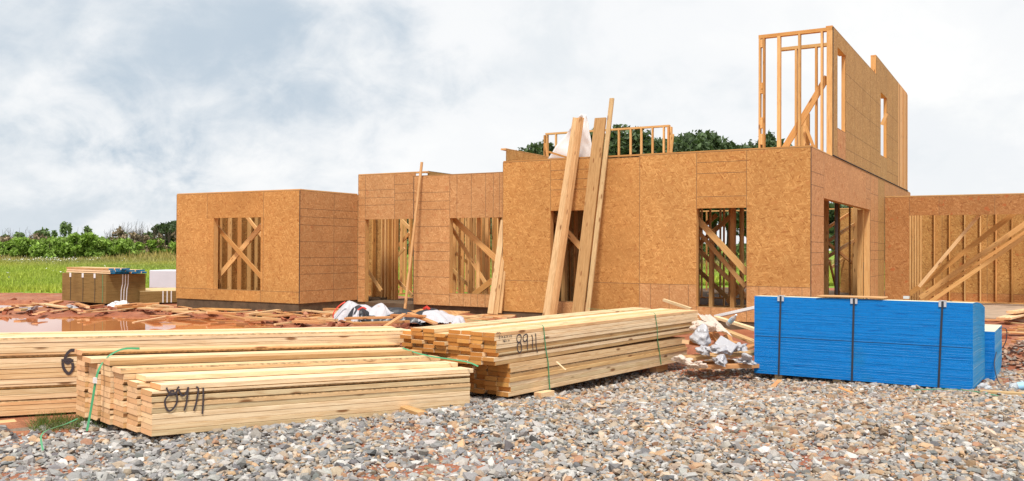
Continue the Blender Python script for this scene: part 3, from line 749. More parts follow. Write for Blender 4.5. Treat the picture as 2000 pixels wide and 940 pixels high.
lean('leaning_board', 1078, 1134, 231, 308, .13, .09, 'grey green stained plank leaning on the tall wall before the white plastic sheet', roll=R(-20), off=.06, mats=[M['plank'], M['pine_end_dark'], M['bark']])
lean('leaning_board', 1126, 1173, 232, 306, .27, .05, 'widest brown plank leaning on the tall wall beside the narrow tallest board', mats=[M['plank'], M['pine_end'], M['bark']], off=.02)
lean('leaning_board', 1145, 1195, 194, 304, .10, .045, 'narrow pinkish board leaning on the tall wall, its tip highest of all leaning boards', off=.05)
# short boards leaning at the right end of the middle wall
def lean2(ub, ut, vb, vt, c0, c1, w_, label, t_=.04, roll=0):
    A, B = on_y(ub, vb, c0), on_y(ut, vt, c1); dv = (B - A).normalized(); n = Vector((0, -1, 0)); n = (n - dv * n.dot(dv)).normalized(); n = Matrix.Rotation(roll, 3, dv) @ n
    return tag(board('leaning_board', None, HM @ A, HM @ B, w_, t_, up=HM.to_3x3() @ n, mats=LB, key='plank'), label, 'board', GB)
lean2(958, 984, 613, 430, -.35, .19, .15, 'leftmost board in the bunch leaning beside the middle window, wide and pale')
lean2(967, 988, 614, 440, -.3, .19, .13, 'middle board in the bunch leaning beside the middle window', roll=.5)
lean2(976, 990, 612, 470, -.22, .19, .10, 'rightmost narrow board in the bunch leaning beside the middle window', roll=.2)
lean2(791, 824, 603, 317, -.5, .18, .06, 'long thin board leaning on the door wall with its tip above the wall top')
# white plastic sheet hanging over the framing behind the planks
def sheet(name, pts, mat, nu, nv, amp, label=None, cat=None, thick=.004, seed=1, world=None, extra_=None):
    """bilinear patch through 4 corners with crumple"""
    rn = random.Random(seed); ph = [rn.uniform(0, 6.28) for _ in range(8)]
    a, b_, c_, d_ = [Vector(p) for p in pts]; B = MB()
    for j in range(nv + 1):
        for i in range(nu + 1):
            s, t = i / nu, j / nv
            p = a * (1 - s) * (1 - t) + b_ * s * (1 - t) + c_ * s * t + d_ * (1 - s) * t
            nn = (b_ - a).cross(d_ - a).normalized()
            w_ = math.sin(s * 7 + ph[0] + 2 * math.sin(t * 4 + ph[1])) * .5 + math.sin(t * 11 + ph[2] + 3 * s) * .3 + abs(math.sin(s * 13 + t * 9 + ph[3])) * .4 + rn.uniform(-.12, .12)
            p = p + nn * amp * w_
            if extra_: p = extra_(p, s, t)
            B.v.append(tuple(p))
    for j in range(nv):
        for i in range(nu):
            q = j * (nu + 1) + i; B.f.append((q, q + 1, q + nu + 2, q + nu + 1)); B.m.append(0)
    o = B.build(name, mat, None, smooth=True); s_ = o.modifiers.new('solid', 'SOLIDIFY'); s_.thickness = thick
    if label: tag(o, label, cat)
    return o
tp = lambda u, v, c=.5: HM @ on_y(u, v, c)
wsheet = NT('white_sheeting', .5, .3); wsheet.b.inputs['Subsurface Weight'].default_value = 0
M['sheet'] = wsheet.color((.80, .80, .81))
sh_ = sheet('plastic_sheet', [tp(1068, 312, .5), tp(1162, 314, .5), tp(1146, 224, .45), tp(1136, 223, .45)], M['sheet'], 16, 18, .05, 'white plastic sheet hung like a tent behind the leaning planks', 'plastic sheet')
bo = board('prop_board', None, tp(1072, 297, .35), tp(1112, 309, .35), .09, .04, mats=[M['osb_red'], M['pine_end'], M['bark']], key='red'); tag(bo, 'short red brown board lying across the white plastic sheet on the wall top', 'board')


# ------------------------------------------------------------------ lumber bundles
def bundle_axes(cx, cy, dx, dy):
    a = math.atan2(dy, dx); return a
def lumber(name, label, near, far, cols, rows, side=1, z0=.2, wd=.14, th=.038, shift=0.0, jit=.02, mats=None, skip=None, sag=0.0, group='bundles of sawn lumber', over=None, key='pine', z1=None, wy_=.006, gap=.0030, loose=None):
    """near/far: ground-plan ends of the face seen from the front; columns run away from the viewer"""
    n, f = Vector((*near, 0)), Vector((*far, 0)); d = f - n; L = d.length; rz = math.atan2(d.y, d.x)
    t = thing(name, label, 'lumber bundle', (n.x, n.y, z0), rz, group)
    rn = random.Random(hash(name + label) % 999 if False else len(label)); tilt = ((z1 - z0) / L) if z1 is not None else 0
    for c in range(cols):
        nr = rows[c] if isinstance(rows, (list, tuple)) else rows
        for r in range(nr):
            if skip and skip(c, r): continue
            sh = shift * (c + .5) * wd; e0 = rn.uniform(-jit, jit); e1 = rn.uniform(-jit, jit) * 1.3
            if over: a_, b_ = over(c, r); e0 += a_; e1 += b_
            y = (c + .5) * wd * 1.01; z = (r + .5) * th * 1.02
            var = rn.choice((0, 0, 0, 0, 0, 0, 1, 2, 3))
            wy = rn.uniform(-wy_, wy_)
            if loose and r == nr - 1:
                Mt = Matrix.Translation(t.location) @ Matrix.Rotation(rz, 4, 'Z'); z += .004; yw = rn.uniform(-.012, .012)
                o = board('loose_board', None, Mt @ Vector((sh + e0, y + wy, z + tilt * (sh + e0))), Mt @ Vector((L + sh + e1, y + wy + yw, z + tilt * (L + sh + e1))), wd - .012, th - .001, var=(0, 0, 2, 1, 0, 3)[c % 6], mats=mats or [M['pine'], M['pine_end'], M['bark']], key=key)
                tag(o, loose[c], 'board', 'loose boards on the front bundle'); continue
            board('board', t, (sh + e0, y + wy, z + tilt * (sh + e0)), (L + sh + e1, y + wy + rn.uniform(-.4, .4) * wy_, z + tilt * (L + sh + e1)), wd - .001, th * 1.02 - gap, var=var if c in (0, 1) or r == nr - 1 or True else 0, mats=mats or [M['pine'], M['pine_end'], M['bark']], key=key)
    return t, L
def strokes(t, name, strk, wid, y=-.004, mat='spray', skew=0):
    b = MB()
    for st in strk:
        pts = [Vector((x, y - random.uniform(0, .0012), z)) for x, z in st]; b.ribbon(smooth_path(pts), (0, -1, 0), wid, .0012)
    return b.build(name, M[mat], t)
def smooth_path(pts, k=4):
    out = []
    n = len(pts)
    for i in range(n - 1):
        p0, p1, p2, p3 = pts[max(i - 1, 0)], pts[i], pts[i + 1], pts[min(i + 2, n - 1)]
        for j in range(k):
            s = j / k; out.append(.5 * ((2 * p1) + (p2 - p0) * s + (2 * p0 - 5 * p1 + 4 * p2 - p3) * s * s + (3 * p1 - p0 - 3 * p2 + p3) * s ** 3))
    out.append(pts[-1]); return out
def px_on_face(t, L, pts):       # photo pixels -> points on a bundle's front face (its local xz plane)
    Mi = (Matrix.Translation(t.location) @ Matrix.Rotation(t.rotation_euler.z, 4, 'Z')).inverted(); o = Mi @ EYE; out = []
    for u, v in pts:
        d = Mi.to_3x3() @ ray(u, v); p = o + d * ((-.004 - o.y) / d.y); out.append((p.x, p.z))
    return out
# front bundle with the sprayed number
fz = .20
nA = at(300, 853, 6.24); fA = at(920, 797, 8.2)
ROW1 = [9, 10, 11, 12, 12, 13]
def over1(c, r):
    top = ROW1[c] - 1
    if r == top: return (random.uniform(-.05, .08), random.uniform(-.02, .06))
    if r < top - 3 and c < 2: return (0, 0)
    return (0, 0)
t1, L1 = lumber('lumber_bundle', 'front bundle of short boards, sprayed 8911, its top stepped up towards the back', (nA.x, nA.y), (fA.x, fA.y), 6, ROW1, z0=nA.z, z1=fA.z, shift=-.12, wd=.197, jit=.003, over=over1, wy_=.003, gap=.0022, loose=['loose board nearest the viewer on top of the front bundle, above the sprayed number', 'second loose board from the viewer on top of the front bundle', 'third loose board from the viewer on the front bundle, with a rough edge', 'third loose board from the back on the stepped top of the front bundle', 'second loose board from the back on the stepped top of the front bundle', 'highest loose board at the back of the front bundle, before the rear bundle'])
# number: 8 9 1 1, traced on the side face
def Z1(x, y): return (300 + x / 9.4, 730 + y / 9.4)
num = [[(235, 255), (262, 320), (300, 355), (370, 365), (420, 330), (445, 265), (470, 240)], [(300, 335), (340, 310), (380, 330)],
       [(300, 375), (235, 440), (205, 520), (235, 640), (290, 685), (360, 640), (420, 540), (430, 430), (410, 350)], [(300, 385), (380, 385)],
       [(460, 285), (490, 360), (530, 405), (580, 380), (620, 300), (635, 245)], [(635, 245), (615, 440), (590, 580), (558, 680)],
       [(780, 240), (820, 280), (805, 400), (775, 560), (735, 680)], [(910, 255), (910, 400), (905, 560), (893, 740)]]
strokes(t1, 'sprayed_number', [px_on_face(t1, L1, [Z1(*p) for p in s]) for s in num], .0125)
# green strap hanging over its end
def to_local(t, p): return (Matrix.Translation(t.location) @ Matrix.Rotation(t.rotation_euler.z, 4, 'Z')).inverted() @ Vector(p)
def rib(t, name, pts, nrm, wid, mat): b = MB(); b.ribbon(smooth_path([Vector(p) for p in pts]), nrm, wid, .002); return b.build(name, M[mat], t)
endp = [at(u, v, Y) for u, v, Y in ((273, 681, 7.1), (240, 682, 7.0), (212, 696, 6.85), (196, 716, 6.66), (188, 740, 6.62), (182, 775, 6.60), (176, 810, 6.58), (170, 842, 6.55))]
rib(t1, 'strap', [to_local(t1, p) for p in endp], Vector((-.7, -.6, .35)), .018, 'strapg')
b = MB(); q = to_local(t1, at(187, 743, 6.61)); b.box((q.x - .015, q.y - .016, q.z - .02), (q.x + .004, q.y + .016, q.z + .02)); b.build('strap_clip', M['white'], t1)
# loose green strap across the far end
pts = [at(u, v, Y) for u, v, Y in ((786, 680, 8.6), (815, 690, 8.45), (845, 697, 8.35), (880, 702, 8.25), (915, 708, 8.15), (934, 716, 8.1))]
b = MB(); b.ribbon(smooth_path(pts), (0, -.6, .8), .015, .002); tag(b.build('loose_strap', M['strapg']), 'green strap lying loose over the far end of the front lumber bundle', 'strap')
# blocks below
def block(u0, v0, u1, v1, w_, t_, label, mats=None, z=.13):
    A, B = on_z(u0, v0, z), on_z(u1, v1, z); return tag(board('support_block', None, A, B, w_, t_, mats=mats or [M['pine'], M['pine_end'], M['bark']], key='blk' + label[:4]), label, 'wood block', 'blocks under the lumber')
M['teal'] = plain('teal_paint', (.03, .17, .17), .7, .2, .2)
block(440, 846, 478, 844, .09, .07, 'short block with teal painted end under the front bundle', [M['teal'], M['teal'], M['teal']])
block(790, 800, 826, 812, .09, .06, 'pale block jutting out under the right end of the front bundle')

# right bundle: upper pack with number, lower pack set in
def ground_pt(u, v, Y): return at(u, v, Y)
nB = at(968, 715, 8.4); fB = at(1364, 652, 12.45)
dB = (Vector((fB.x, fB.y)) - Vector((nB.x, nB.y))).normalized()
def over2(c, r): return (random.uniform(-.04, .04), random.uniform(-.03, .03))
ED = [M['pine'], M['pine_end_dark'], M['bark']]
t2, L2 = lumber('lumber_bundle', 'upper pack of long boards with 8911 and small handwriting near its left corner', (nB.x, nB.y), (fB.x, fB.y), 8, [8, 8, 8, 8, 7, 8, 8, 7], z0=nB.z, z1=fB.z + .02, over=over2, mats=ED, key='ed', th=.0375)
nC = at(998, 775, 8.6); fC = at(1340, 704, 12.15)
t3, L3 = lumber('lumber_bundle', 'lower pack of long boards resting on blocks on the gravel, under the pack marked 8911', (nC.x, nC.y), (fC.x, fC.y), 6, [7] * 6, z0=nC.z, z1=fC.z, over=over2, mats=ED, key='ed', th=(nB.z - nC.z) / 7.2)
def Z2(x, y): return (960 + x / 11.75, 640 + y / 11.75)
num2 = [[(640, 160), (595, 190), (578, 270), (600, 330), (650, 330), (680, 250), (670, 180), (640, 160)], [(620, 350), (590, 420), (600, 520), (640, 575), (680, 530), (690, 430), (660, 350), (620, 350)],
        [(800, 150), (740, 190), (720, 270), (760, 320), (800, 290), (830, 200), (800, 150)], [(825, 190), (822, 360), (822, 520)],
        [(920, 165), (940, 260), (942, 400), (950, 525)], [(1010, 135), (1018, 280), (1025, 440), (1055, 575)]]
strokes(t2, 'sprayed_number', [px_on_face(t2, L2, [Z2(*p) for p in s]) for s in num2], .0125)
tx = lambda segs: [px_on_face(t2, L2, [Z2(*p) for p in s]) for s in segs]
small = [[(120, 110), (125, 160)], [(120, 110), (150, 108)], [(120, 135), (150, 132)], [(160, 112), (168, 155)], [(160, 112), (190, 108)], [(185, 110), (205, 130), (195, 155)],          # H 5 mark
         [(165, 195), (190, 190), (190, 215), (170, 245), (200, 240)], [(225, 190), (262, 238)], [(262, 188), (228, 240)],                                   # 2 X
         [(312, 180), (290, 215), (300, 235), (318, 220), (298, 212)], [(340, 180), (372, 228)], [(372, 178), (342, 232)],                                    # 6 X
         [(402, 172), (408, 222)], [(432, 165), (428, 195), (460, 192)], [(458, 165), (464, 220)],                                                            # 1 4
         [(262, 280), (268, 330)], [(290, 275), (280, 305), (300, 325), (312, 305), (285, 300)], [(325, 270), (330, 322)], [(345, 292), (352, 320)], [(380, 285), (385, 312)], [(395, 282), (408, 290), (400, 310)]]
strokes(t2, 'handwriting', tx(small), .005)
# straps round the packs
def strap_on(t, pix, name='strap', wid=.014, mat='strapg', back=None):
    pts = [px_on_face(t, 0, [p])[0] for p in pix]; b = MB()
    P = [Vector((x, -.008, z)) for x, z in pts]; P = [P[0] + Vector((0, .95, .03)), P[0] + Vector((0, .02, .02))] + P
    b.ribbon(P, [Vector((0, 0, 1)), Vector((0, -.3, 1))] + [Vector((0, -1, 0))] * (len(P) - 2), wid, .002); return b.build(name, M[mat], t)
strap_on(t2, [(1061, 639), (1065, 680), (1070, 708)]); strap_on(t2, [(1279, 614), (1283, 640), (1284, 664)])
b = MB(); b.ribbon([Vector((x, -.006, z)) for x, z in px_on_face(t3, L3, [(1070, 708), (1072, 740), (1074, 766)])], (0, -1, 0), .018, .002); b.build('strap', M['strapg'], t3)
b = MB(); b.ribbon([Vector((x, -.006, z)) for x, z in px_on_face(t3, L3, [(1284, 664), (1288, 690), (1291, 712)])], (0, -1, 0), .018, .002); b.build('strap', M['strapg'], t3)
block(1050, 775, 1076, 770, .09, .08, 'block under the near end of the lower pack of long boards', z=.05)
block(1276, 722, 1298, 716, .09, .08, 'small block under the far end of the lower pack of long boards', z=-.03)
b = MB(); bo = board('splinter', None, at(1087, 707, 9.1), at(1105, 723, 9.05), .02, .01); tag(bo, 'thin pale splinter sticking out of the side of the long boards', 'splinter')

# rear bundle across the left
nD = at(145, 803, 7.6); fD = at(798, 760, 9.12)
dD = (Vector((fD.x, fD.y)) - Vector((nD.x, nD.y))).normalized(); sD = Vector((nD.x, nD.y)) - dD * 1.35; eD = Vector((fD.x, fD.y))
zD = nD.z; thD = (at(145, 655, 7.6).z - zD) / 15
def over3(c, r): return (random.uniform(-.02, .03), (.03 if r > 11 else -.03 * (r % 3)) + random.uniform(-.02, .02))
t4, L4 = lumber('lumber_bundle', 'long rear bundle of boards at the left with a black looped 6 sprayed on it', tuple(sD), tuple(eD), 4, 15, z0=zD + .02, z1=fD.z * 0 + at(785, 645, 9.12).z - thD * 15, wd=.14, th=thD / 1.02, over=over3)
def Z3(x, y): return (60 + x / 5.53, 670 + y / 5.53)
six = [[(480, 80), (430, 80), (385, 130), (370, 190), (400, 220), (435, 195), (420, 175), (380, 185)], [(330, 190), (400, 185), (460, 190)], [(345, 210), (355, 270), (395, 325), (425, 325), (455, 270), (450, 215)]]
strokes(t4, 'sprayed_number', [px_on_face(t4, L4, [Z3(*p) for p in s]) for s in six], .022)
block(-20, 838, 30, 833, .12, .10, 'dark block under the rear bundle at the left edge of the picture', z=.06)
block(620, 790, 660, 786, .12, .10, 'block under the rear bundle behind the front bundle', z=.08)


# ------------------------------------------------------------------ blue sheet stacks
def blue_mat(name, c1, c2):
    m = NT(name, .7, .2); o = m.tc.outputs['Object']
    n = m.noise(m.map(o, (2.2, 2.2, 60)), 1.6, 6, .7, .2); n2 = m.noise(m.map(o, (14, 14, 120)), 1.2, 4, .7); n3 = m.noise(o, 2.2, 4, .5)
    c = m.ramp(n.outputs['Fac'], [(.36, c2), (.48, c1), (.7, tuple(x * 1.12 for x in c1))])
    c = m.mix(m.ramp(n2.outputs['Fac'], [(.58, 0.0), (.68, .7)]), c, tuple(x * .3 for x in c2))
    c = m.mix(m.ramp(n3.outputs['Fac'], [(.6, 0.0), (.75, .25)]), c, (.03, .18, .20))
    m.bump(n.outputs['Fac'], .3, .004); return m.color(c)
M['blue'] = blue_mat('blue_edge_paint', (.004, .20, .60), (.003, .11, .40))
M['blue_end'] = blue_mat('blue_edge_paint_end', (.005, .27, .60), (.004, .18, .46))
M['ply_top'] = plain('pale_panel_face', (.62, .60, .44), .8, .2, .15, 4)
def sheet_stack(name, label, corner, rz, L, Wd, H, th, z0, sag, mats, cat='panel stack', seam=None, jit=.0016, group=None, stripes=None):
    """corner = front right corner; length runs to local -x, width to local +y"""
    t = thing(name, label, cat, (corner[0], corner[1], z0), rz, group); rn = random.Random(3); b = MB(); n = int(H / th)
    NY = 8
    for k in range(n):
        za, zb = k * th, (k + 1) * th - .0003; dx, dy = rn.uniform(-jit, jit), rn.uniform(-jit, jit); f = (k + 1) / n
        base = len(b.v)
        for j in range(NY + 1):
            y = Wd * j / NY; s = sag * f * (j / NY) ** 2.2
            for (x, z) in ((-L + dx, za), (dx, za), (dx, zb), (-L + dx, zb)): b.v.append((x, y + dy, z - s))
        for j in range(NY):
            q = base + 4 * j
            b.f += [(q, q + 4, q + 5, q + 1), (q + 1, q + 5, q + 6, q + 2), (q + 2, q + 6, q + 7, q + 3), (q + 3, q + 7, q + 4, q)]
            b.m += [0, 1, 2, 1]
        b.f += [(base, base + 1, base + 2, base + 3), (base + 4 * NY + 3, base + 4 * NY + 2, base + 4 * NY + 1, base + 4 * NY)]; b.m += [0, 0]
    b.build('panel_sheets', mats, t); return t
rzB = R(-33); cB = (5.07, 9.95)
blueM = [M['blue'], M['blue_end'], M['ply_top']]
HB = .965
ts = sheet_stack('panel_stack', 'tall stack of blue edged wall panels held by three black straps', cB, rzB, 2.44, 1.22, HB, .0118, -.03, .11, blueM)
for u in (1524, 1667, 1840):
    Mi = (Matrix.Translation(ts.location) @ Matrix.Rotation(rzB, 4, 'Z')).inverted(); o = Mi @ EYE
    def fp(u_, v_):
        d = Mi.to_3x3() @ ray(u_, v_); return o + d * ((-.004 - o.y) / d.y)
    bt = fp(u - 3 if u < 1800 else u - 7, 735); tpp = fp(u + 1, 590); b = MB()
    b.ribbon([Vector((bt.x, -.008, -.02)), Vector(((bt.x + tpp.x) / 2, -.009, HB / 2)), Vector((tpp.x, -.008, HB)), Vector((tpp.x, .05, HB + .004)), Vector((tpp.x, .6, HB - .02)), Vector((tpp.x, 1.2, HB - .104))],
             [Vector((0, -1, 0)), Vector((0, -1, 0)), Vector((0, -.7, .7)), Vector((0, 0, 1)), Vector((0, 0, 1)), Vector((0, 0, 1))], .022, .002)
    b.build('strap', M['strapb'], ts)
    b = MB()
    for s in (-1, 1): b.box((tpp.x + s * .026 - .013, -.014, HB - .062), (tpp.x + s * .026 + .013, -.005, HB + .008))
    b.box((tpp.x - .037, -.014, HB + .001), (tpp.x + .037, .05, HB + .008)); b.build('edge_protector', M['clip'], ts)
b = MB(); p = fp(1760, 580); b.box((p.x - .03, .3, HB - .0), (p.x + .03, .36, HB + .03)); b.build('edge_protector', M['clip'], ts)
b = MB(); b.box((-2.42, -.003, HB * .475), (-.01, .0, HB * .475 + .006)); b.build('dark_gap', M['seam'], ts)
b = MB()
for x in (-2.2, -1.5, -.8, -.2): b.box((x, .05, -.11), (x + .09, 1.15, -.003))
b.build('skid', M['pine'], ts)
# second stack behind it
c2 = (Matrix.Translation((*cB, 0)) @ Matrix.Rotation(rzB, 4, 'Z')) @ Vector((.10, 1.30, 0))
ts2 = sheet_stack('panel_stack', 'low blue edged panel stack behind the tall one, a bent black strap at its end', (c2.x, c2.y), rzB + R(1), 2.44, 1.22, .60, .0118, -.07, 0, blueM)
bp = [to_local(ts2, at(u, v, Y)) for u, v, Y in ((1934, 654, 11.4), (1945, 645, 11.5), (1958, 641, 11.6), (1966, 645, 11.6), (1965, 665, 11.6), (1958, 680, 11.6))]
b = MB(); b.tube(smooth_path([Vector(p) for p in bp]), .006, 6); b.build('strap', M['strapb'], ts2)
# thin board on the blue stack
a_, b2 = at(1610, 580, 11.0), at(1732, 583, 10.35); p0 = to_local(ts, a_); p1 = to_local(ts, b2)
tm = Matrix.Translation(ts.location) @ Matrix.Rotation(rzB, 4, 'Z')
bo = board('plywood_offcut', None, tm @ Vector((-1.68, .13, HB + .012)), tm @ Vector((-.93, .13, HB + .016)), .30, .012, mats=[M['plank'], M['pine_end'], M['bark']], key='plank'); tag(bo, 'thin bare plywood offcut lying on top of the tall blue panel stack', 'plywood offcut')


# ------------------------------------------------------------------ brown sheet stacks at the left
def brown_mat():
    m = NT('brown_panel_edges', .85, .15); o = m.tc.outputs['Object']; n = m.noise(m.map(o, (1.5, 1.5, 50)), 1.5, 6, .7)
    n2 = m.noise(o, 1.6, 3, .5)
    c = m.ramp(n.outputs['Fac'], [(.35, (.17, .105, .035)), (.5, (.26, .165, .06)), (.7, (.33, .215, .085))])
    c = m.mix(m.ramp(n2.outputs['Fac'], [(.5, 0.0), (.7, .4)]), c, (.13, .075, .03)); m.bump(n.outputs['Fac'], .4, .004); return m.color(c)
M['brown'] = brown_mat(); M['kraft'] = plain('kraft_face', (.30, .19, .09), .85, .15, .2, 3); M['paleply'] = plain('pale_plywood', (.62, .45, .24), .85, .15, .15, 3)
c3 = on_z(207, 592.5, -.03)
rz3 = R(20)
# front right corner is the corner between the two seen faces after turning the stack
ts3 = sheet_stack('panel_stack', 'brown fibreboard stack by the green field carrying a small lumber bundle', (c3.x, c3.y), R(-37.6), 2.44, 1.15, .79, .0125, -.04, 0, [M['brown'], M['brown'], M['kraft']])
for xx in (-1.95, -1.25, -.6, -.18):
    b = MB(); b.ribbon([Vector((xx, -.006, .02)), Vector((xx + .02, -.008, .4)), Vector((xx, -.006, .78))], (0, -1, 0), .02, .002); b.build('strap', M['strapg'] if xx == -.18 else M['black'], ts3)
    b = MB(); b.box((xx - .05, -.012, .68), (xx + .05, -.007, .80)); 
    if xx != -.18: b.build('edge_protector', M['white'], ts3)
for k, yy in enumerate((.42, .50, .58)):
    b = MB(); pts = [Vector((.0045, yy, .0)), Vector((.0045, yy + .01, .35)), Vector((.0045, yy + .045, .52)), Vector((.0045, yy + .05, .78))]
    b.ribbon(pts, (1, 0, 0), .028, .0012); b.build('paint_stripe', M['white'], ts3)
m3 = Matrix.Translation(ts3.location) @ Matrix.Rotation(ts3.rotation_euler.z, 4, 'Z')
M['blue_wood'] = plain('blue_painted_ends', (.02, .16, .34), .8, .2, .5, 14)
q0 = m3 @ Vector((-2.25, .04, 0)); q1 = m3 @ Vector((.10, .04, 0))
t5, L5 = lumber('lumber_bundle', 'small lumber bundle with blue painted ends lying on the brown stack', (q0.x, q0.y), (q1.x, q1.y), 7, [3, 3, 3, 3, 2, 2, 2], z0=.765, wd=.15, th=.05, mats=[M['pine'], M['blue_wood'], M['bark']], key='blu', jit=.05)
c4 = on_z(362, 589, -.03)
ts4 = sheet_stack('panel_stack', 'low brown stack with pale top sheet beside the left corner of the house', (c4.x - .05, c4.y + .2), R(28), 1.22, 2.2, .33, .0125, -.06, 0, [M['brown'], M['brown'], M['paleply']])
for k in range(3):
    b = MB(); x = -.62 + .11 * k; b.ribbon([Vector((x, -.005, .0)), Vector((x, -.005, .33))], (0, -1, 0), .03, .0012); b.build('paint_stripe', M['white'], ts4)
cc = at(291, 562, 29.0)
b = MB(); b.box((0, 0, 0), (2.2, 1.0, .58)); wb = b.build('foam_block', plain('grey_white_foam', (.60, .60, .66), .8, .2, .05, 2), None, bevel=.03); wb.location = (cc.x, cc.y, cc.z - .02); wb.rotation_euler = (0, 0, R(-12))
tag(wb, 'pale grey insulation block standing behind the low brown stack', 'insulation block')
b = MB(); b.box((cc.x, cc.y + .1, -.1), (cc.x + 2, cc.y + 1, cc.z - .021)); tag(b.build('pallet', M['plank']), 'wooden pallet hidden under the pale grey insulation block', 'pallet')


# ------------------------------------------------------------------ scraps, heaps and litter
SC = [M['scrap'], M['pine_end'], M['bark']]; SP = [M['plank'], M['pine_end'], M['bark']]
SCL = 'scrap board lying among the many others on the red mud'
def scrap(u, v, du, dv, w_=.12, t_=.03, label=None, mats=None, z=None, lift=.0, grp='scrap boards on the mud', zr=0):
    zt = -.08 if z is None else z
    A, B = on_z(u, v, zt), on_z(u + du, v + dv, zt + .001); 
    A.z = B.z = max(zt, -.09) + t_ / 2 + lift; B.z += zr
    return tag(board('scrap_board', None, A, B, w_, t_, mats=mats or SC, key='scr' if not mats else 'spl'), label or SCL, 'scrap board', grp if not label else None)
rs = random.Random(21)
bands = [(20, 120, 594, 606, 8), (60, 345, 598, 612, 26), (230, 560, 606, 634, 34), (330, 650, 604, 632, 24), (560, 680, 612, 634, 14), (850, 960, 618, 634, 14), (150, 350, 600, 640, 8)]
def in_water(p): return pud(p.x, p.y) > .35
places = ['at the far left edge', 'in front of the brown stack', 'in front of the left wing', 'before the left corner of the house', 'left of the white wrap heap', 'beside the leaning boards', 'at the edge of the red puddle']
def scrap_named(u, v, du, dv, w_, t_, mt, lift, zr, place):
    o = scrap(u, v, du, dv, w_, t_, mats=mt, lift=lift, zr=zr); size = 'narrow' if w_ < .08 else ('wide' if w_ > .15 else 'ordinary')
    o['label'] = '%s %s scrap board %s' % (size, 'pale' if mt else 'orange', ('on the mud ' + place)); o['group'] = o['label']; return o
for bi, (ua, ub, va, vb, n) in enumerate(bands):
    for _ in range(n):
        u, v = rs.uniform(ua, ub), rs.uniform(va, vb); p = on_z(u, v, -.08)
        if in_water(p) and rs.random() < .85: continue
        du = rs.choice((-1, 1)) * rs.uniform(18, 80); dv = rs.uniform(-7, 7)
        scrap_named(u, v, du, dv, rs.choice((.06, .09, .12, .2)), rs.choice((.02, .035, .05)), rs.choice((None, SP)), rs.uniform(0, .06), rs.uniform(-.02, .05), places[bi])
scrap(260, 637, 128, -24, .05, .03, 'long thin pale lath slanting over the edge of the red puddle', [M['pine'], M['pine_end'], M['bark']], lift=.05)
scrap(385, 606, 95, 3, .5, .02, 'wide flat strand board offcut lying on the mud in front of the left wing', [M['osb_red'], M['pine_end'], M['bark']], lift=.03)
scrap(640, 606, 140, -4, .5, .02, 'wide flat strand board offcut lying left of the white wrap heap near the door', [M['osb_red'], M['pine_end'], M['bark']], lift=.03)
p, q = HM @ Vector((hx(808, -.5), -.5, .0)), HM @ Vector((hx(905, -.6), -.6, .0))
bo = board('plywood_offcut', None, p, q, .55, .02, up=(0, -.1, 1), mats=[M['osb_pale'], M['pine_end'], M['bark']], key='op'); tag(bo, 'grey brown panel lying flat at the foot of the middle wall', 'plywood offcut')
# right hand side, behind the blue stacks
for (ua, ub, va, vb, n) in ((1940, 2080, 640, 700, 26), (1950, 2080, 612, 640, 8)):
    for _ in range(n):
        u, v = rs.uniform(ua, ub), rs.uniform(va, vb)
        scrap_named(u, v, rs.choice((-1, 1)) * rs.uniform(25, 80), rs.uniform(-5, 6), rs.choice((.05, .09, .12)), rs.choice((.02, .035)), rs.choice((None, SP)), rs.uniform(0, .04), 0, 'right of the blue stacks')
scrap(1960, 628, 80, -22, .28, .04, 'broad pale plank end resting on the porch slab at the right edge', [M['pine'], M['pine_end'], M['bark']], z=.0, lift=.04)
scrap(1975, 616, 60, -9, .2, .05, 'plank crossing the broad pale plank at the right edge', [M['pine'], M['pine_end'], M['bark']], z=.08, lift=.04)
# interior litter seen through the openings
for k in range(26):
    x = rs.uniform(XL + .5, -1); y = rs.uniform(1.2, 11); P = HM @ Vector((x, y, ZR + .02)); Q = P + Vector((rs.uniform(-.7, .7), rs.uniform(-.5, .5), rs.uniform(0, .08)))
    tag(board('scrap_board', None, P, Q, .1, .03, mats=SP, key='spl'), 'loose offcut lying on the floor inside the house', 'scrap board', 'offcuts on the house floor')

def clods():
    n = 9000; Y = NP.uniform(12.5, 29, n); X = NP.uniform(-.62, .05, n) * Y; k = n // 8; X[:k] = NP.uniform(.5, .66, k) * Y[:k]
    keep = np.array([pud(a, c) < .25 and bumpy(a * .6, c * .6) > -.15 and (HI @ Vector((a, c, 0))).y < (-.1 if (HI @ Vector((a, c, 0))).x > -11.6 else -1.95) or a > 9 and c < 17 for a, c in zip(X, Y)]); X, Y = X[keep], Y[keep]; n = len(X)
    rad = NP.lognormal(math.log(.035), .5, n).clip(.012, .12); P = np.stack([X, Y, np.array([gz(a, c) + .045 * bumpy(a, c) - .16 * pud(a, c) for a, c in zip(X, Y)]) + rad * .15], -1)
    t_ = np.array([(.30, .085, .04), (.38, .13, .065), (.24, .07, .035), (.44, .20, .12)])[NP.integers(0, 4, n)] * NP.normal(1, .12, (n, 1))
    o = bpy.data.objects.new('mud_clods', stones('mud_clods', P, rad, np.clip(t_, .02, .7))); link(o); tag(o, 'red clay clods broken up over the muddy ground around the scraps', 'mud clods', kind='stuff')
clods()

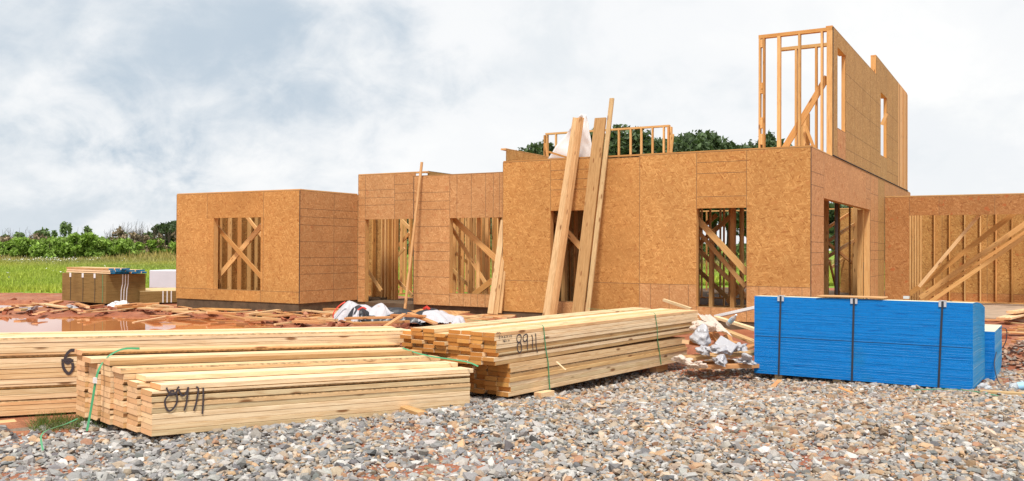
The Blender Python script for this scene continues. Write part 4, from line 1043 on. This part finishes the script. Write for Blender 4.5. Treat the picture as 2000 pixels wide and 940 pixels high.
# heap between long boards and the blue stack
def gp(u, v, Y): return at(u, v, Y)
heap = [((1339, 668, 11.4), (1388, 676, 11.6), .14, .05, 'dark red board end beside the far end of the long boards', SC),
        ((1338, 700, 11.2), (1480, 688, 11.7), .24, .04, 'broad weathered plank lying across the rubbish in front of the bags', SP),
        ((1360, 717, 11.0), (1482, 714, 11.3), .10, .05, 'front long board edging the rubbish heap on the gravel', SC),
        ((1400, 618, 13.2), (1480, 600, 12.6), .12, .04, 'white painted board sloping up to the blue stack', [M['sheet'], M['pine_end'], M['bark']]),
        ((1398, 620, 12.9), (1482, 646, 12.4), .09, .04, 'upper pale stud slanting down behind the rubbish heap', [M['pine'], M['pine_end'], M['bark']]),
        ((1400, 640, 12.6), (1482, 672, 12.0), .12, .04, 'lower stud slanting down behind the rubbish heap', SP),
        ((1296, 586, 13.5), (1350, 604, 13.2), .05, .04, 'thin pale stick jutting up behind the long boards', [M['pine'], M['pine_end'], M['bark']]),
        ((1370, 655, 12.3), (1440, 672, 11.9), .16, .03, 'wide brown board sloping across the middle of the rubbish heap', SC),
        ((1385, 640, 12.2), (1422, 690, 11.8), .12, .04, 'short board leaning in the middle of the rubbish heap', SC),
        ((1420, 655, 12.0), (1432, 692, 11.8), .10, .03, 'upright broken board near the white food box', SC),
        ((1430, 690, 11.9), (1480, 672, 12.0), .14, .03, 'red brown board right of the crumpled paper', SC),
        ((1345, 712, 11.5), (1430, 706, 11.7), .10, .05, 'dark board half buried under the plastic bags', SC)]
for a, c, w_, t_, lab, mt in heap:
    tag(board('scrap_board', None, gp(*a), gp(*c), w_, t_, mats=mt, key='h' + lab[:9]), lab, 'scrap board')
def mound(name, cx, cy, rx, ry, h, mat, label, cat, seed=0, kind=None, z0=-.1):
    rn = random.Random(seed); b = MB(); n = 28; ph = [rn.uniform(0, 6) for _ in range(6)]
    for j in range(n + 1):
        for i in range(n + 1):
            x, y = -1 + 2 * i / n, -1 + 2 * j / n; r = min(1, math.hypot(x, y)); hh = (math.cos(r * math.pi) * .5 + .5)
            z = h * hh * (1 + .25 * math.sin(x * 5 + ph[0]) * math.sin(y * 4 + ph[1])) + (.04 * hh ** .5) * (math.sin(x * 13 + ph[2]) * math.sin(y * 11 + ph[3])) * h / .3 + rn.uniform(-.01, .01) * hh
            b.v.append((cx + x * rx, cy + y * ry, z0 + z - (.05 if r > .97 else 0)))
    for j in range(n):
        for i in range(n): q = j * (n + 1) + i; b.f.append((q, q + 1, q + n + 2, q + n + 1)); b.m.append(0)
    o = b.build(name, mat, None, smooth=True); tag(o, label, cat, kind=kind); return o
MUD = bpy.data.materials['red_mud']
p = on_z(1425, 705, -.08); mound('dirt_mound', p.x + .1, p.y + .8, 1.0, .9, .30, MUD, 'low mound of red dirt under the rubbish between boards and blue stack', 'dirt mound', 3)
p = on_z(1998, 735, -.1); mound('dirt_mound', p.x + .6, p.y + .6, 1.0, .9, .42, MUD, 'red dirt and stone mound at the right end of the blue stacks', 'dirt mound', 5)
Pm = []
for _ in range(900):
    a, r = NP.uniform(0, 6.28), NP.uniform(0, 1) ** .5; x, y = r * math.cos(a), r * math.sin(a); hh = math.cos(r * math.pi) * .5 + .5
    Pm.append((p.x + .6 + x * 1.0, p.y + .6 + y * .9, -.1 + .42 * hh + .01))
Pm = np.array(Pm); tn = np.array([(.42, .22, .13), (.36, .20, .14), (.45, .33, .25), (.30, .24, .2)])[NP.integers(0, 4, len(Pm))]
o = bpy.data.objects.new('rubble', stones('rubble', Pm, NP.uniform(.02, .045, len(Pm)), tn)); link(o); tag(o, 'reddish rubble stones covering the mound beside the blue stacks', 'rubble', kind='stuff')

# plastic: bags, film, bottles, food box
def film_mat(name, c, rough=.25, alpha=1.0, trans=0):
    m = NT(name, rough, .5); n = m.noise(m.tc.outputs['Object'], 22, 5, .6, .5); m.bump(n.outputs['Fac'], .6, .02)
    if trans: m.b.inputs['Transmission Weight'].default_value = trans; m.b.inputs['IOR'].default_value = 1.05
    return m.color(c)
M['bag'] = film_mat('white_bag_plastic', (.44, .43, .45)); M['film'] = film_mat('clear_film', (.85, .72, .62), .2, 1, .35); M['clear'] = film_mat('clear_bottle_plastic', (.85, .9, .95), .12, 1, .6)
def tri(t): return math.asin(math.sin(t)) / 1.5708
def blob(name, P, r, mat, label, cat, seed, sq=.8, knot=True, crump=.22, group=None):
    iv, ifc = ico(); import bmesh; bm = bmesh.new(); bmesh.ops.create_icosphere(bm, subdivisions=4, radius=1); rn = random.Random(seed); ph = [Vector((rn.uniform(-1, 1), rn.uniform(-1, 1), rn.uniform(-1, 1))).normalized() for _ in range(14)]
    for v in bm.verts:
        d = v.co.normalized(); s = 1.0
        for k, q in enumerate(ph): s += crump * .22 * tri(d.dot(q) * (4 + k % 6) + k)
        co = d * s; co.z *= sq
        if knot and d.z > .80: co += Vector((.15, 0, .0)) + Vector((0, 0, (d.z - .8) * 3.2)); co.x *= 1 - (d.z - .8) * 2
        if co.z < -sq * .6: co.z = -sq * .6
        v.co = co * r
    me = bpy.data.meshes.new(name); bm.to_mesh(me); bm.free(); me.materials.append(mat)
    o = bpy.data.objects.new(name, me); link(o); o.location = P; o.rotation_euler = (rn.uniform(-.3, .3), rn.uniform(-.3, .3), rn.uniform(0, 6)); return tag(o, label, cat, group)
blob('plastic_bag', gp(1368, 662, 11.3), .125, M['bag'], 'round white plastic bag tied at its neck on the rubbish heap', 'plastic bag', 1, .9)
blob('plastic_bag', gp(1374, 686, 11.1), .09, M['bag'], 'flatter white bag hanging under the round tied bag', 'plastic bag', 2, .7, False, .4)
blob('plastic_bag', gp(1398, 684, 11.05), .13, M['bag'], 'crumpled clear white bag left of the white food box', 'plastic bag', 3, .45, False, .5)
blob('plastic_bag', gp(1371, 640, 11.9), .15, M['film'], 'large translucent white bag lying highest on the heap behind the long boards', 'plastic bag', 4, .6, False, .4)
blob('crumpled_paper', gp(1443, 680, 11.4), .09, M['bag'], 'crumpled white paper right of the white food box', 'paper', 5, .6, False, .7)
blob('crumpled_paper', gp(1405, 706, 10.9), .075, M['bag'], 'white rag like paper hanging over the front board', 'paper', 6, .7, True, .6)
blob('crumpled_paper', gp(1458, 706, 11.1), .09, M['bag'], 'crumpled white wrapper beside the lower left corner of the blue stack', 'paper', 7, .6, False, .7)
blob('plastic_bag', gp(1335, 705, 10.9), .11, M['film'], 'clear plastic with orange bits on the gravel near the long boards', 'plastic bag', 8, .5, False, .6)
blob('plastic_bag', gp(1362, 714, 10.8), .10, M['film'], 'clear crumpled wrap beside the front long board of the heap', 'plastic bag', 9, .45, False, .6)
b = MB(); b.box((-.12, -.09, -.03), (.12, .09, .0)); b.box((-.12, -.09, .004), (.12, .09, .04)); fb = b.build('food_box', M['bag'], None, bevel=.012); fb.location = gp(1417, 676, 11.3); fb.rotation_euler = (R(35), R(28), R(-25)); tag(fb, 'white foam food box lying tilted in the rubbish heap', 'food box')
sheet('plastic_film', [gp(1360, 612, 12.6), gp(1392, 616, 12.4), gp(1430, 655, 11.8), gp(1400, 645, 11.9)], M['film'], 14, 14, .03, 'translucent peach coloured film draped down the rubbish heap', 'plastic film')
def bottle(P, rot, label, r=.035, L=.22):
    t = thing('plastic_bottle', label, 'bottle', P, 0, None); t.rotation_euler = rot
    b = MB(); b.tube([(0, 0, 0), (0, 0, .01), (0, 0, L * .65), (0, 0, L * .85), (0, 0, L * .95)], [r * .8, r, r, r * .5, r * .35], 14); b.build('bottle_body', M['clear'], t, smooth=True)
    b = MB(); b.tube([(0, 0, L * .95), (0, 0, L * 1.03)], r * .42, 12); b.build('cap', M['white'], t, smooth=True)
    b = MB(); b.tube([(0, 0, L * .3), (0, 0, L * .55)], r * 1.02, 14, closed_ends=False); b.build('bottle_label', plain('pale_blue_label', (.35, .62, .85), .5), t, smooth=True)
bottle(gp(1972, 757, 9.9), (R(80), 0, R(75)), 'clear bottle with pale blue label lying at the right edge of the blue stacks', .045, .26)
bottle(gp(1421, 634, 12.6), (R(50), 0, R(30)), 'clear bottle with blue label lying high on the rubbish heap')
blob('plastic_bag', gp(1922, 757, 9.9), .06, M['clear'], 'small clear cup like plastic at the foot of the tall blue stack', 'plastic cup', 12, .8, False, .3)
tag(board('scrap_board', None, on_z(1915, 768, .01), on_z(2080, 778, .03), .10, .06, mats=SP, key='spl'), 'brown timber lying on the gravel at the lower right corner of the blue stack', 'scrap board')
b = MB(); b.ribbon(smooth_path([at(u, v, Y) + Vector((0, 0, .03)) for u, v, Y in ((1786, 768, 9.75), (1840, 766, 9.7), (1900, 770, 9.4), (1962, 782, 9.1))]), (0, 0, 1), .03, .003); tag(b.build('loose_strap', M['strapg']), 'green strap lying on gravel along the foot of the tall blue stack', 'strap')
b = MB(); b.tube(smooth_path([at(u, v, Y) for u, v, Y in ((1946, 688, 11), (1942, 710, 10.8), (1946, 735, 10.6), (1954, 752, 10.4), (1962, 760, 10.2))]), .006, 6); tag(b.build('loose_strap', M['strapb']), 'black bent strap end hanging beside the low blue stack', 'strap')
# green strap bits by the front bundle
b = MB(); b.ribbon(smooth_path([at(u, v, Y) for u, v, Y in ((152, 818, 6.7), (130, 828, 6.6), (105, 836, 6.4), (88, 843, 6.2), (80, 855, 6.05), (84, 880, 5.8))]), (0, -.4, .9), .012, .002); tag(b.build('loose_strap', M['strapg']), 'green and white strap trailing onto the gravel at the left', 'strap')
tag(board('plywood_offcut', None, at(1510, 755, 9.3), at(1523, 742, 9.5), .05, .006, mats=SC, key='scr'), 'orange splinter on the gravel below the left strap of the blue stack', 'splinter')
for i, (u, v, du, dv, lab) in enumerate(((1640, 757, 24, 10, 'orange bark chip on the gravel below the middle of the blue stack'), (1088, 776, 20, 4, 'orange chip on the gravel beside the block under the long boards'), (955, 812, 45, -12, 'long orange splinter on the gravel right of the front bundle'), (930, 800, 30, 6, 'orange chip right beside the end of the front bundle'))):
    tag(board('wood_chip', None, on_z(u, v, .11), on_z(u + du, v + dv, .11), .04, .008, mats=[plain('orange_chip%d' % i if False else 'orange_chip', (.70, .30, .10), .8), M['pine_end'], M['bark']], key='chip' + str(i)), lab, 'wood chip')
blob('crumpled_paper', on_z(590, 880, .16), .03, M['bag'], 'small white paper scrap with red print on the near gravel', 'paper', 22, .5, False, .6)
blob('crumpled_paper', on_z(62, 605, -.02), .12, M['bag'], 'small white rag among scraps left of the brown stack', 'paper', 23, .4, False, .6)
blob('crumpled_paper', on_z(140, 600, -.02), .12, M['bag'], 'pale blue white rag among scraps in front of the brown stack', 'paper', 24, .4, False, .6)
blob('crumpled_paper', on_z(236, 595, -.02), .22, M['sheet'], 'muddy white cloth lying at the foot of the striped brown stack', 'cloth', 25, .4, False, .6)
blob('plastic_bag', on_z(928, 845, .14), .07, M['clear'], 'clear plastic scrap on the gravel near the middle of the picture', 'plastic film', 27, .25, False, .6)

# heaps of house wrap
def wrap_mat():
    m = NT('white_house_wrap', .45, .4); o = m.tc.outputs['Object']; n = m.noise(o, 4, 5, .6); n2 = m.noise(o, 2.3, 3, .6, .8)
    c = m.mix(m.ramp(n.outputs['Fac'], [(.60, 0.0), (.72, .8)]), (.50, .49, .52), (.40, .25, .17))
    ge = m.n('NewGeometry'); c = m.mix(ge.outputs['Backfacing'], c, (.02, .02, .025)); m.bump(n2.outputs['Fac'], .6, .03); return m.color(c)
M['wrap'] = wrap_mat(); M['redprint'] = plain('red_print', (.62, .05, .03), .5)
def tri(t): return math.asin(math.sin(t)) / 1.5708
def heap_sheet(name, cx, cy, rx, ry, h, mat, seed, rot=0, n=30, fold=.5, parent=None, z0=-.06):
    rn = random.Random(seed); ph = [(rn.uniform(0, 6.28), rn.uniform(1.8, 5.5), rn.uniform(0, 3.14)) for _ in range(5)]; b = MB(); keep = []
    for j in range(n + 1):
        for i in range(n + 1):
            x, y = -1 + 2 * i / n, -1 + 2 * j / n; an = math.atan2(y, x); r = math.hypot(x, y) / (1 + .16 * math.sin(3 * an + ph[0][0]) + .09 * math.sin(7 * an + ph[1][0]))
            f = sum(tri((x * math.cos(a_) + y * math.sin(a_)) * k_ + p_ + .5 * tri(y * 3 + p_)) for (p_, k_, a_) in ph) / 5
            fine = tri(x * 11 + 3 * tri(y * 4)) * tri(y * 13 + 2 * tri(x * 5))
            hh = max(0, 1 - r ** 2.4); z = h * hh * (1 + .35 * fold * f) + .05 * f * min(1, hh * 4) + .010 * fine * min(1, hh * 4) + .02 * (1 - min(1, hh * 3)) * (1 + math.sin(9 * an))
            xr = x * rx + f * .10; yr = y * ry + f * .08
            ca, sa = math.cos(rot), math.sin(rot); b.v.append((cx + xr * ca - yr * sa, cy + xr * sa + yr * ca, z0 + max(z, 0))); keep.append(r < 1)
    for j in range(n):
        for i in range(n):
            q = j * (n + 1) + i
            if all(keep[k] for k in (q, q + 1, q + n + 2, q + n + 1)):
                b.f += [(q, q + 1, q + n + 2), (q, q + n + 2, q + n + 1)]; b.m += [0, 0]
    return b.build(name, mat, parent)
pA = on_z(718, 632, -.08)
hp = thing('wrap_heap', 'larger crumpled heap of white and black house wrap with red print, left one of two', 'house wrap', (pA.x, pA.y, -.08), 0, None)
def hs(name, x, y, rx, ry, h, mat, seed, rot=0, fold=.6, z0=0): return heap_sheet(name, x, y, rx, ry, h, mat, seed, rot, 30, fold, hp, z0)
hs('black_film', .10, .60, .85, .50, .30, M['black'], 3, .1, .8)
hs('white_wrap', -.34, .50, .46, .50, .43, M['wrap'], 5, .1, .7)
hs('black_film', -.18, .26, .34, .30, .36, M['black'], 31, .2, .9)
hs('white_wrap', -.22, .10, .17, .18, .25, M['wrap'], 12, .8, .9)
hs('white_wrap', .22, .40, .50, .30, .36, M['wrap'], 8, -.15, .8)
hs('black_film', .50, .18, .46, .22, .20, M['black'], 33, .0, .9)
hs('black_film', .02, .04, .30, .15, .16, M['black'], 37, .0, .9)
b = MB(); b.ribbon(smooth_path([Vector((-.73, .05, .10)), Vector((-.72, .06, .22)), Vector((-.62, .12, .36)), Vector((-.50, .16, .44))]), (-.5, -.8, .3), .03, .004); b.build('red_print', M['redprint'], hp)
b = MB(); b.ribbon(smooth_path([Vector((-.2, -.05, .28)), Vector((-.1, -.06, .34)), Vector((-.02, -.04, .30))]), (0, -.9, .4), .03, .004); b.build('red_print', M['redprint'], hp)
pB = on_z(850, 637, -.08)
hp2 = thing('wrap_heap', 'smaller heap of mud stained white wrap spread over boards, right one of two', 'house wrap', (pB.x, pB.y, -.08), 0, None)
def hs2(name, x, y, rx, ry, h, mat, seed, rot=0, fold=.6, z0=0): return heap_sheet(name, x, y, rx, ry, h, mat, seed, rot, 30, fold, hp2, z0)
hs2('black_film', -.25, .5, .55, .35, .26, M['black'], 13, .1, .8); hs2('white_wrap', .0, .3, .50, .34, .27, M['wrap'], 15, -.1, .7, .03); hs2('white_wrap', .42, .3, .2, .25, .15, M['wrap'], 18, .5, .7)
b = MB(); b.ribbon([Vector((-.30, .55, .30)), Vector((-.22, .5, .36)), Vector((-.16, .5, .30))], (0, -1, .2), .06, .004); b.build('red_print', M['redprint'], hp2)
for i, (a, c, w_, lab) in enumerate((((676, 622, 18.2), (770, 620, 18.0), .2, 'orange board lying under the larger house wrap heap'), ((690, 632, 17.6), (800, 628, 17.8), .15, 'dark board in front of the larger house wrap heap'),
        ((765, 616, 18.0), (830, 618, 17.8), .16, 'pale board between the two house wrap heaps'), ((750, 640, 17.2), (790, 614, 17.6), .1, 'short pale board standing aslant between the wrap heaps'), ((800, 612, 18.2), (850, 632, 17.5), .12, 'brown board sloping under the smaller wrap heap'))):
    tag(board('scrap_board', None, gp(*a), gp(*c), w_, .04, mats=SC, key='scr'), lab, 'scrap board')


# ------------------------------------------------------------------ vegetation
def leaf_mat(name, c, var=.5, trans=.25):
    m = NT(name, .6, .25); at_ = m.n('Attribute', attribute_name='tone'); m.b.inputs['Roughness'].default_value = .55
    col = m.mix(1.0, c, at_.outputs['Color'], 'MULTIPLY'); m.color(col)
    tr = m.n('BsdfTranslucent'); m.L.new(m.mix(1.0, col, (1.2, 1.3, .6), 'MULTIPLY'), tr.inputs[0]); mx = m.n('MixShader'); mx.inputs[0].default_value = trans
    m.L.new(m.b.outputs[0], mx.inputs[1]); m.L.new(tr.outputs[0], mx.inputs[2]); m.L.new(mx.outputs[0], m.N['Material Output'].inputs[0]); return m.mat
M['oak'] = leaf_mat('oak_leaves', (.085, .125, .058)); M['bush'] = leaf_mat('bright_shrub_leaves', (.26, .38, .08)); M['bushd'] = leaf_mat('dark_shrub_leaves', (.16, .235, .085))  # oak and dark shrub greens lightened, distance haze put into the colour
M['dry'] = leaf_mat('dry_brush', (.26, .20, .13), trans=.1); M['trunk'] = plain('tree_bark', (.10, .08, .06), .95, .1, .3, 6); M['grass'] = leaf_mat('meadow_grass', (.36, .42, .075), trans=.35)
M['flower'] = plain('white_flowers', (.72, .72, .68), .8); M['weed'] = leaf_mat('weed_leaves', (.07, .13, .03))
def leaves(centers, size, tone, flat=0.0):
    n = len(centers); d = NP.normal(size=(n, 3)); d /= np.linalg.norm(d, axis=1)[:, None]; e = np.cross(d, NP.normal(size=(n, 3))); e /= np.linalg.norm(e, axis=1)[:, None]
    s = (size * NP.uniform(.6, 1.4, n))[:, None]
    V = np.stack([centers - d * s - e * s * .1, centers - e * s * .5, centers + d * s, centers + e * s * .5], 1).reshape(-1, 3)
    Fc = np.arange(n * 4).reshape(n, 4); return V, Fc, np.repeat(tone, 4, 0)
def crown_pts(blobs, n):
    out = []; tot = sum(b[3] * b[4] for b in blobs)
    for (x, y, z, rx, rz) in blobs:
        k = int(n * rx * rz / tot); d = NP.normal(size=(k, 3)); d /= np.linalg.norm(d, axis=1)[:, None]; r = NP.uniform(.55, 1.0, k) ** .5
        # clump the leaves on a knobbly shell
        kn = NP.normal(size=(60, 3)); kn /= np.linalg.norm(kn, axis=1)[:, None]; q = kn[NP.integers(0, 60, k)]
        dd = q * .8 + d * .42; out.append(np.stack([x + dd[:, 0] * rx * r, y + dd[:, 1] * rx * r, z + dd[:, 2] * rz * r], -1))
    return np.concatenate(out)
def tree(name, label, X, Y, H, Wd, mat, seed, n=9000, leaf=.22, group=None, cat='tree', blobs=None, base=None):
    z0 = gz(X, Y); t = thing(name, label, cat, (X, Y, z0), 0, group); rn = random.Random(seed)
    if blobs is None:
        blobs = []
        for k in range(16):
            a = rn.uniform(0, 6.28); r = Wd * .36 * math.sqrt(rn.random()); zc = H * rn.uniform(.45, .84) - r * .12
            if k < 5: r = Wd * .4 * (k - 2) / 2; a = 0; zc = H * (.86 - .04 * abs(k - 2) * rn.uniform(.5, 1.5))
            blobs.append((r * math.cos(a), r * math.sin(a), zc, Wd * rn.uniform(.15, .24), H * rn.uniform(.11, .16)))
    P = crown_pts(blobs, n); tone = np.clip(NP.normal(1, .28, (n_ := len(P), 1)) * np.ones((1, 3)), .4, 1.9)
    V, Fc, C = leaves(P, leaf, tone); o = bpy.data.objects.new('crown', np_mesh('crown', V, Fc, mat, C)); link(o, t)
    b = MB(); b.tube([(0, 0, -.2), (.1, 0, H * .3), (0, .1, H * .6), (.1, 0, H * .8)], [H * .035, H * .028, H * .018, H * .006], 8)
    for k in range(7):
        bl = blobs[k % len(blobs)]; b.tube([(0, 0, H * (.25 + .04 * k)), (bl[0] * .5, bl[1] * .5, (H * .35 + bl[2]) * .5), (bl[0], bl[1], bl[2])], [H * .012, H * .008, H * .003], 5)
    b.build('trunk', M['trunk'], t, smooth=True); return t
TG = 'oaks beyond the house'
def oak(u, vtop, Y, wpx, seed, label, n=16000):
    p = at(u, vtop, Y); H = p.z - gz(p.x, Y); return tree('oak_tree', label, p.x, Y, H, wpx / F * Y, M['oak'], seed, n, .26, TG)
oak(1066, 280, 78, 125, 1, 'dark oak showing left of the white plastic sheet')
oak(1120, 275, 82, 170, 9, 'dark oak mostly hidden behind the leaning planks and sheet')
oak(1218, 246, 76, 150, 2, 'tallest dark oak, behind the low stud frame right of the leaning planks')
oak(1290, 280, 84, 170, 3, 'dark oak behind the right end of the low stud frame')
oak(1168, 276, 84, 130, 21, 'dark oak behind the widest leaning plank')
oak(1262, 268, 80, 130, 22, 'dark oak filling the middle bays of the low stud frame')
oak(1322, 268, 82, 140, 23, 'dark oak just right of the end post of the low stud frame')
oak(1392, 268, 83, 140, 24, 'dark oak in the right half of the row above the tall wall')
oak(1360, 260, 80, 190, 4, 'broad dark oak showing right of the low stud frame above the wall')
oak(1425, 280, 82, 150, 5, 'lower dark oak whose crown slopes down to the right above the wall')
oak(1505, 262, 90, 90, 6, 'dark oak seen through the open frame of the upper storey')
oak(990, 334, 95, 36, 7, 'distant dark oak just left of the tall wall')
for i, (u, vt, Y, wpx) in enumerate(((1600, 395, 95, 260), (1740, 400, 100, 260), (900, 400, 100, 260), (760, 405, 105, 240), (1480, 380, 98, 200))):
    p = at(u, vt, Y); tree('distant_tree', 'dark distant tree showing only in glimpses through the house framing', p.x, Y, p.z, wpx / F * Y, M['oak'], 40 + i, 7000, .3, 'trees glimpsed through the framing')
# hedge of scrub behind the field
HG = 'shrubs in the scrub line behind the field'
def shrub(u, vt, Y, wpx, mat, seed, label, n=5000, leaf=.16, dry=False, name='shrub'):
    p = at(u, vt, Y); z0 = gz(p.x, Y); H = max(.8, p.z - z0); Wd = wpx / F * Y; rn = random.Random(seed); bl = []
    for k in range(26): r = rn.uniform(-.5, .5) * Wd; bl.append((r, rn.uniform(-.9, .9), H * rn.uniform(.12, .80) * rn.uniform(.75, 1.08), Wd * rn.uniform(.05, .12), H * rn.uniform(.09, .17)))
    t = thing(name, label, 'shrub', (p.x, Y, z0), 0, HG); P = crown_pts(bl, n); P[:, 2] = np.abs(P[:, 2]); tone = np.clip(NP.normal(1, .28, (len(P), 1)) * np.ones((1, 3)), .35, 1.9)
    V, Fc, C = leaves(P, leaf, tone); o = bpy.data.objects.new('foliage', np_mesh('foliage', V, Fc, mat, C)); link(o, t)
    b = MB()
    for k in range(26 if dry else 6):
        x = rn.uniform(-.45, .45) * Wd; a = rn.uniform(-.25, .25); h = H * rn.uniform(.8, 1.12 if dry else .8)
        y_ = rn.uniform(-.6, .6)
        b.tube([(x, y_, 0), (x + a * .3, y_, h * .5), (x + a * h * .4, y_, h)], [.035, .022, .008], 4)
        if dry:
            for q in range(4): zq = h * rn.uniform(.4, .9); s = rn.uniform(-.5, .5); b.tube([(x + a * h * .2, y_, zq), (x + a * h * .2 + s, y_, zq + rn.uniform(.2, .7))], [.014, .005], 3)
    b.build('stem', M['trunk'], t); return t
Yh = 88
sp = [(-40, 452, 80, 'dry', 1, 1), (25, 448, 90, 'dry', 2, 1), (68, 434, 60, 'bushd', 3, 0), (50, 458, 80, 'bush', 4, 0), (95, 454, 70, 'bush', 5, 0), (130, 452, 70, 'bush', 6, 0), (160, 446, 70, 'bush', 7, 0),
      (195, 448, 60, 'bush', 8, 0), (215, 456, 50, 'bush', 9, 0), (240, 442, 50, 'bushd', 10, 1), (262, 438, 50, 'dry', 11, 1), (285, 440, 60, 'bushd', 12, 1), (310, 444, 60, 'dry', 13, 1), (335, 452, 60, 'bushd', 14, 0), (10, 462, 80, 'bush', 15, 0), (230, 458, 60, 'bush', 16, 0), (300, 462, 70, 'bush', 17, 0), (370, 452, 70, 'bushd', 18, 0)]
CNT = {}; ORD = ['first', 'second', 'third', 'fourth', 'fifth', 'sixth', 'seventh', 'eighth', 'ninth', 'tenth']
for (u, vt, wp, mk, sd, dr) in sorted(sp):
    lab = {'dry': 'brown leafless brush in the far scrub line', 'bushd': 'dark green shrub in the far scrub line', 'bush': 'bright green shrub in the far scrub line'}[mk]
    CNT[mk] = CNT.get(mk, 0) + 1; lab = ORD[CNT[mk] - 1] + ' from the left, ' + lab
    shrub(u, vt + (9 if mk == 'bushd' else 2), Yh + random.uniform(-2, 2) + {'bush': -5, 'dry': -2, 'bushd': 3}[mk], wp * 1.7, M[mk], sd, lab, dry=bool(dr), n=4200 if mk != 'dry' else 1300, leaf=.17)
for u in range(420, 2100, 110):
    shrub(u, 458 + random.uniform(-5, 4), 92, 150, M['bushd'], 100 + u, 'dark green shrub behind the house seen only through its openings', n=1500, leaf=.24)
p = at(145, 426, 86); shrub(145, 428, 86, 62, M['bushd'], 77, 'feathery round shrub standing out highest above the far scrub line', n=3500, leaf=.15)
p = at(338, 432, 88); tree('small_tree', 'dark round tree beside the left edge of the house', p.x, 88, p.z - gz(p.x, 88), 70 / F * 88, M['oak'], 78, 6000, .18, None)
# meadow
def meadow():
    n = 210000; Y = 30.5 + (85 - 30.5) * NP.uniform(0, 1, n) ** 1.25; X = NP.uniform(-.64, -.12, n) * Y; m_ = NP.uniform(0, 1, n) < .0; k = n // 3
    X[:k] = NP.uniform(-.12, .62, k) * Y[:k]; Y[:k] = np.maximum(Y[:k], 38)
    Z = np.array([gz(a, c) for a, c in zip(X, Y)]); ed = 30.2 + .5 * np.sin(X * .7) + .25 * np.sin(X * 2.1); ok = Y > ed + NP.normal(0, .25, n) + .3; X, Y, Z = X[ok], Y[ok], Z[ok]; n = len(X)
    h = NP.uniform(.05, .20, n) * (1 + .5 * np.sin(X * .35) * np.sin(Y * .25)) * (1 + 3.2 * np.clip((Y - 74) / 9, 0, 1) * NP.uniform(.2, 1.3, n)); wv = NP.uniform(.015, .05, n) * (Y / 40); a = NP.uniform(0, 6.28, n); lean_ = NP.normal(0, .35, (n, 2)) * h[:, None]
    bx, by = np.cos(a) * wv, np.sin(a) * wv
    V = np.stack([np.stack([X - bx, Y - by, Z - .02], -1), np.stack([X + bx, Y + by, Z - .02], -1), np.stack([X + lean_[:, 0], Y + lean_[:, 1], Z + h], -1)], 1).reshape(-1, 3)
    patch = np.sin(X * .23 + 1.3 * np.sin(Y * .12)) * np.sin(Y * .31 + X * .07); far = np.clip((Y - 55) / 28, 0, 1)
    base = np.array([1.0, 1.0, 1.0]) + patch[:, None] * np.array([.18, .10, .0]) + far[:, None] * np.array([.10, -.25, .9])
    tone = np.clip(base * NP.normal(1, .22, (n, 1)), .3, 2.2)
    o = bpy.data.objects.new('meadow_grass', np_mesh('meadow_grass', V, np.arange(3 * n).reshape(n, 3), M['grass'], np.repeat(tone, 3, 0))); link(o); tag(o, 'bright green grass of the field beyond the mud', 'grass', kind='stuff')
    n = 5200; Y = NP.uniform(36, 82, n); X = NP.uniform(-.62, -.2, n) * Y; w_ = (np.sin(X * .35 + 2) * np.sin(Y * .2) > .25) & (Y > 66) | (NP.uniform(0, 1, n) < .02); X, Y = X[w_], Y[w_]; n = len(X); Z = np.array([gz(a, c) for a, c in zip(X, Y)]) + NP.uniform(.22, .42, n)
    V, Fc, C = leaves(np.stack([X, Y, Z], -1), .045, np.ones((n, 3))); o = bpy.data.objects.new('wildflowers', np_mesh('wildflowers', V, Fc, M['flower'], C)); link(o); tag(o, 'small white wildflowers scattered through the far grass', 'wildflowers', kind='stuff')
meadow()
# weeds by the front bundle
def weeds():
    V = []; C = []
    for _ in range(1500):
        u = NP.uniform(60, 300); v = NP.uniform(822, 850) + (abs(u - 190) * .03); p = on_z(u, v, .10); p.z = gz(p.x, p.y)
        h = NP.uniform(.03, .11); a = NP.uniform(0, 6.28); l = NP.normal(0, .06, 2); w_ = .0025
        V += [(p.x - w_ * math.cos(a), p.y - w_ * math.sin(a), p.z), (p.x + w_ * math.cos(a), p.y + w_ * math.sin(a), p.z), (p.x + l[0], p.y + l[1], p.z + h)]; c = NP.uniform(.5, 1.7); C += [(c * NP.uniform(.9, 1.6), c, c)] * 3
    V = np.array(V); o = bpy.data.objects.new('weeds', np_mesh('weeds', V, np.arange(len(V)).reshape(-1, 3), M['weed'], np.array(C))); link(o); tag(o, 'thin green weeds growing at the end of the front lumber bundle', 'weeds', kind='stuff')
weeds()
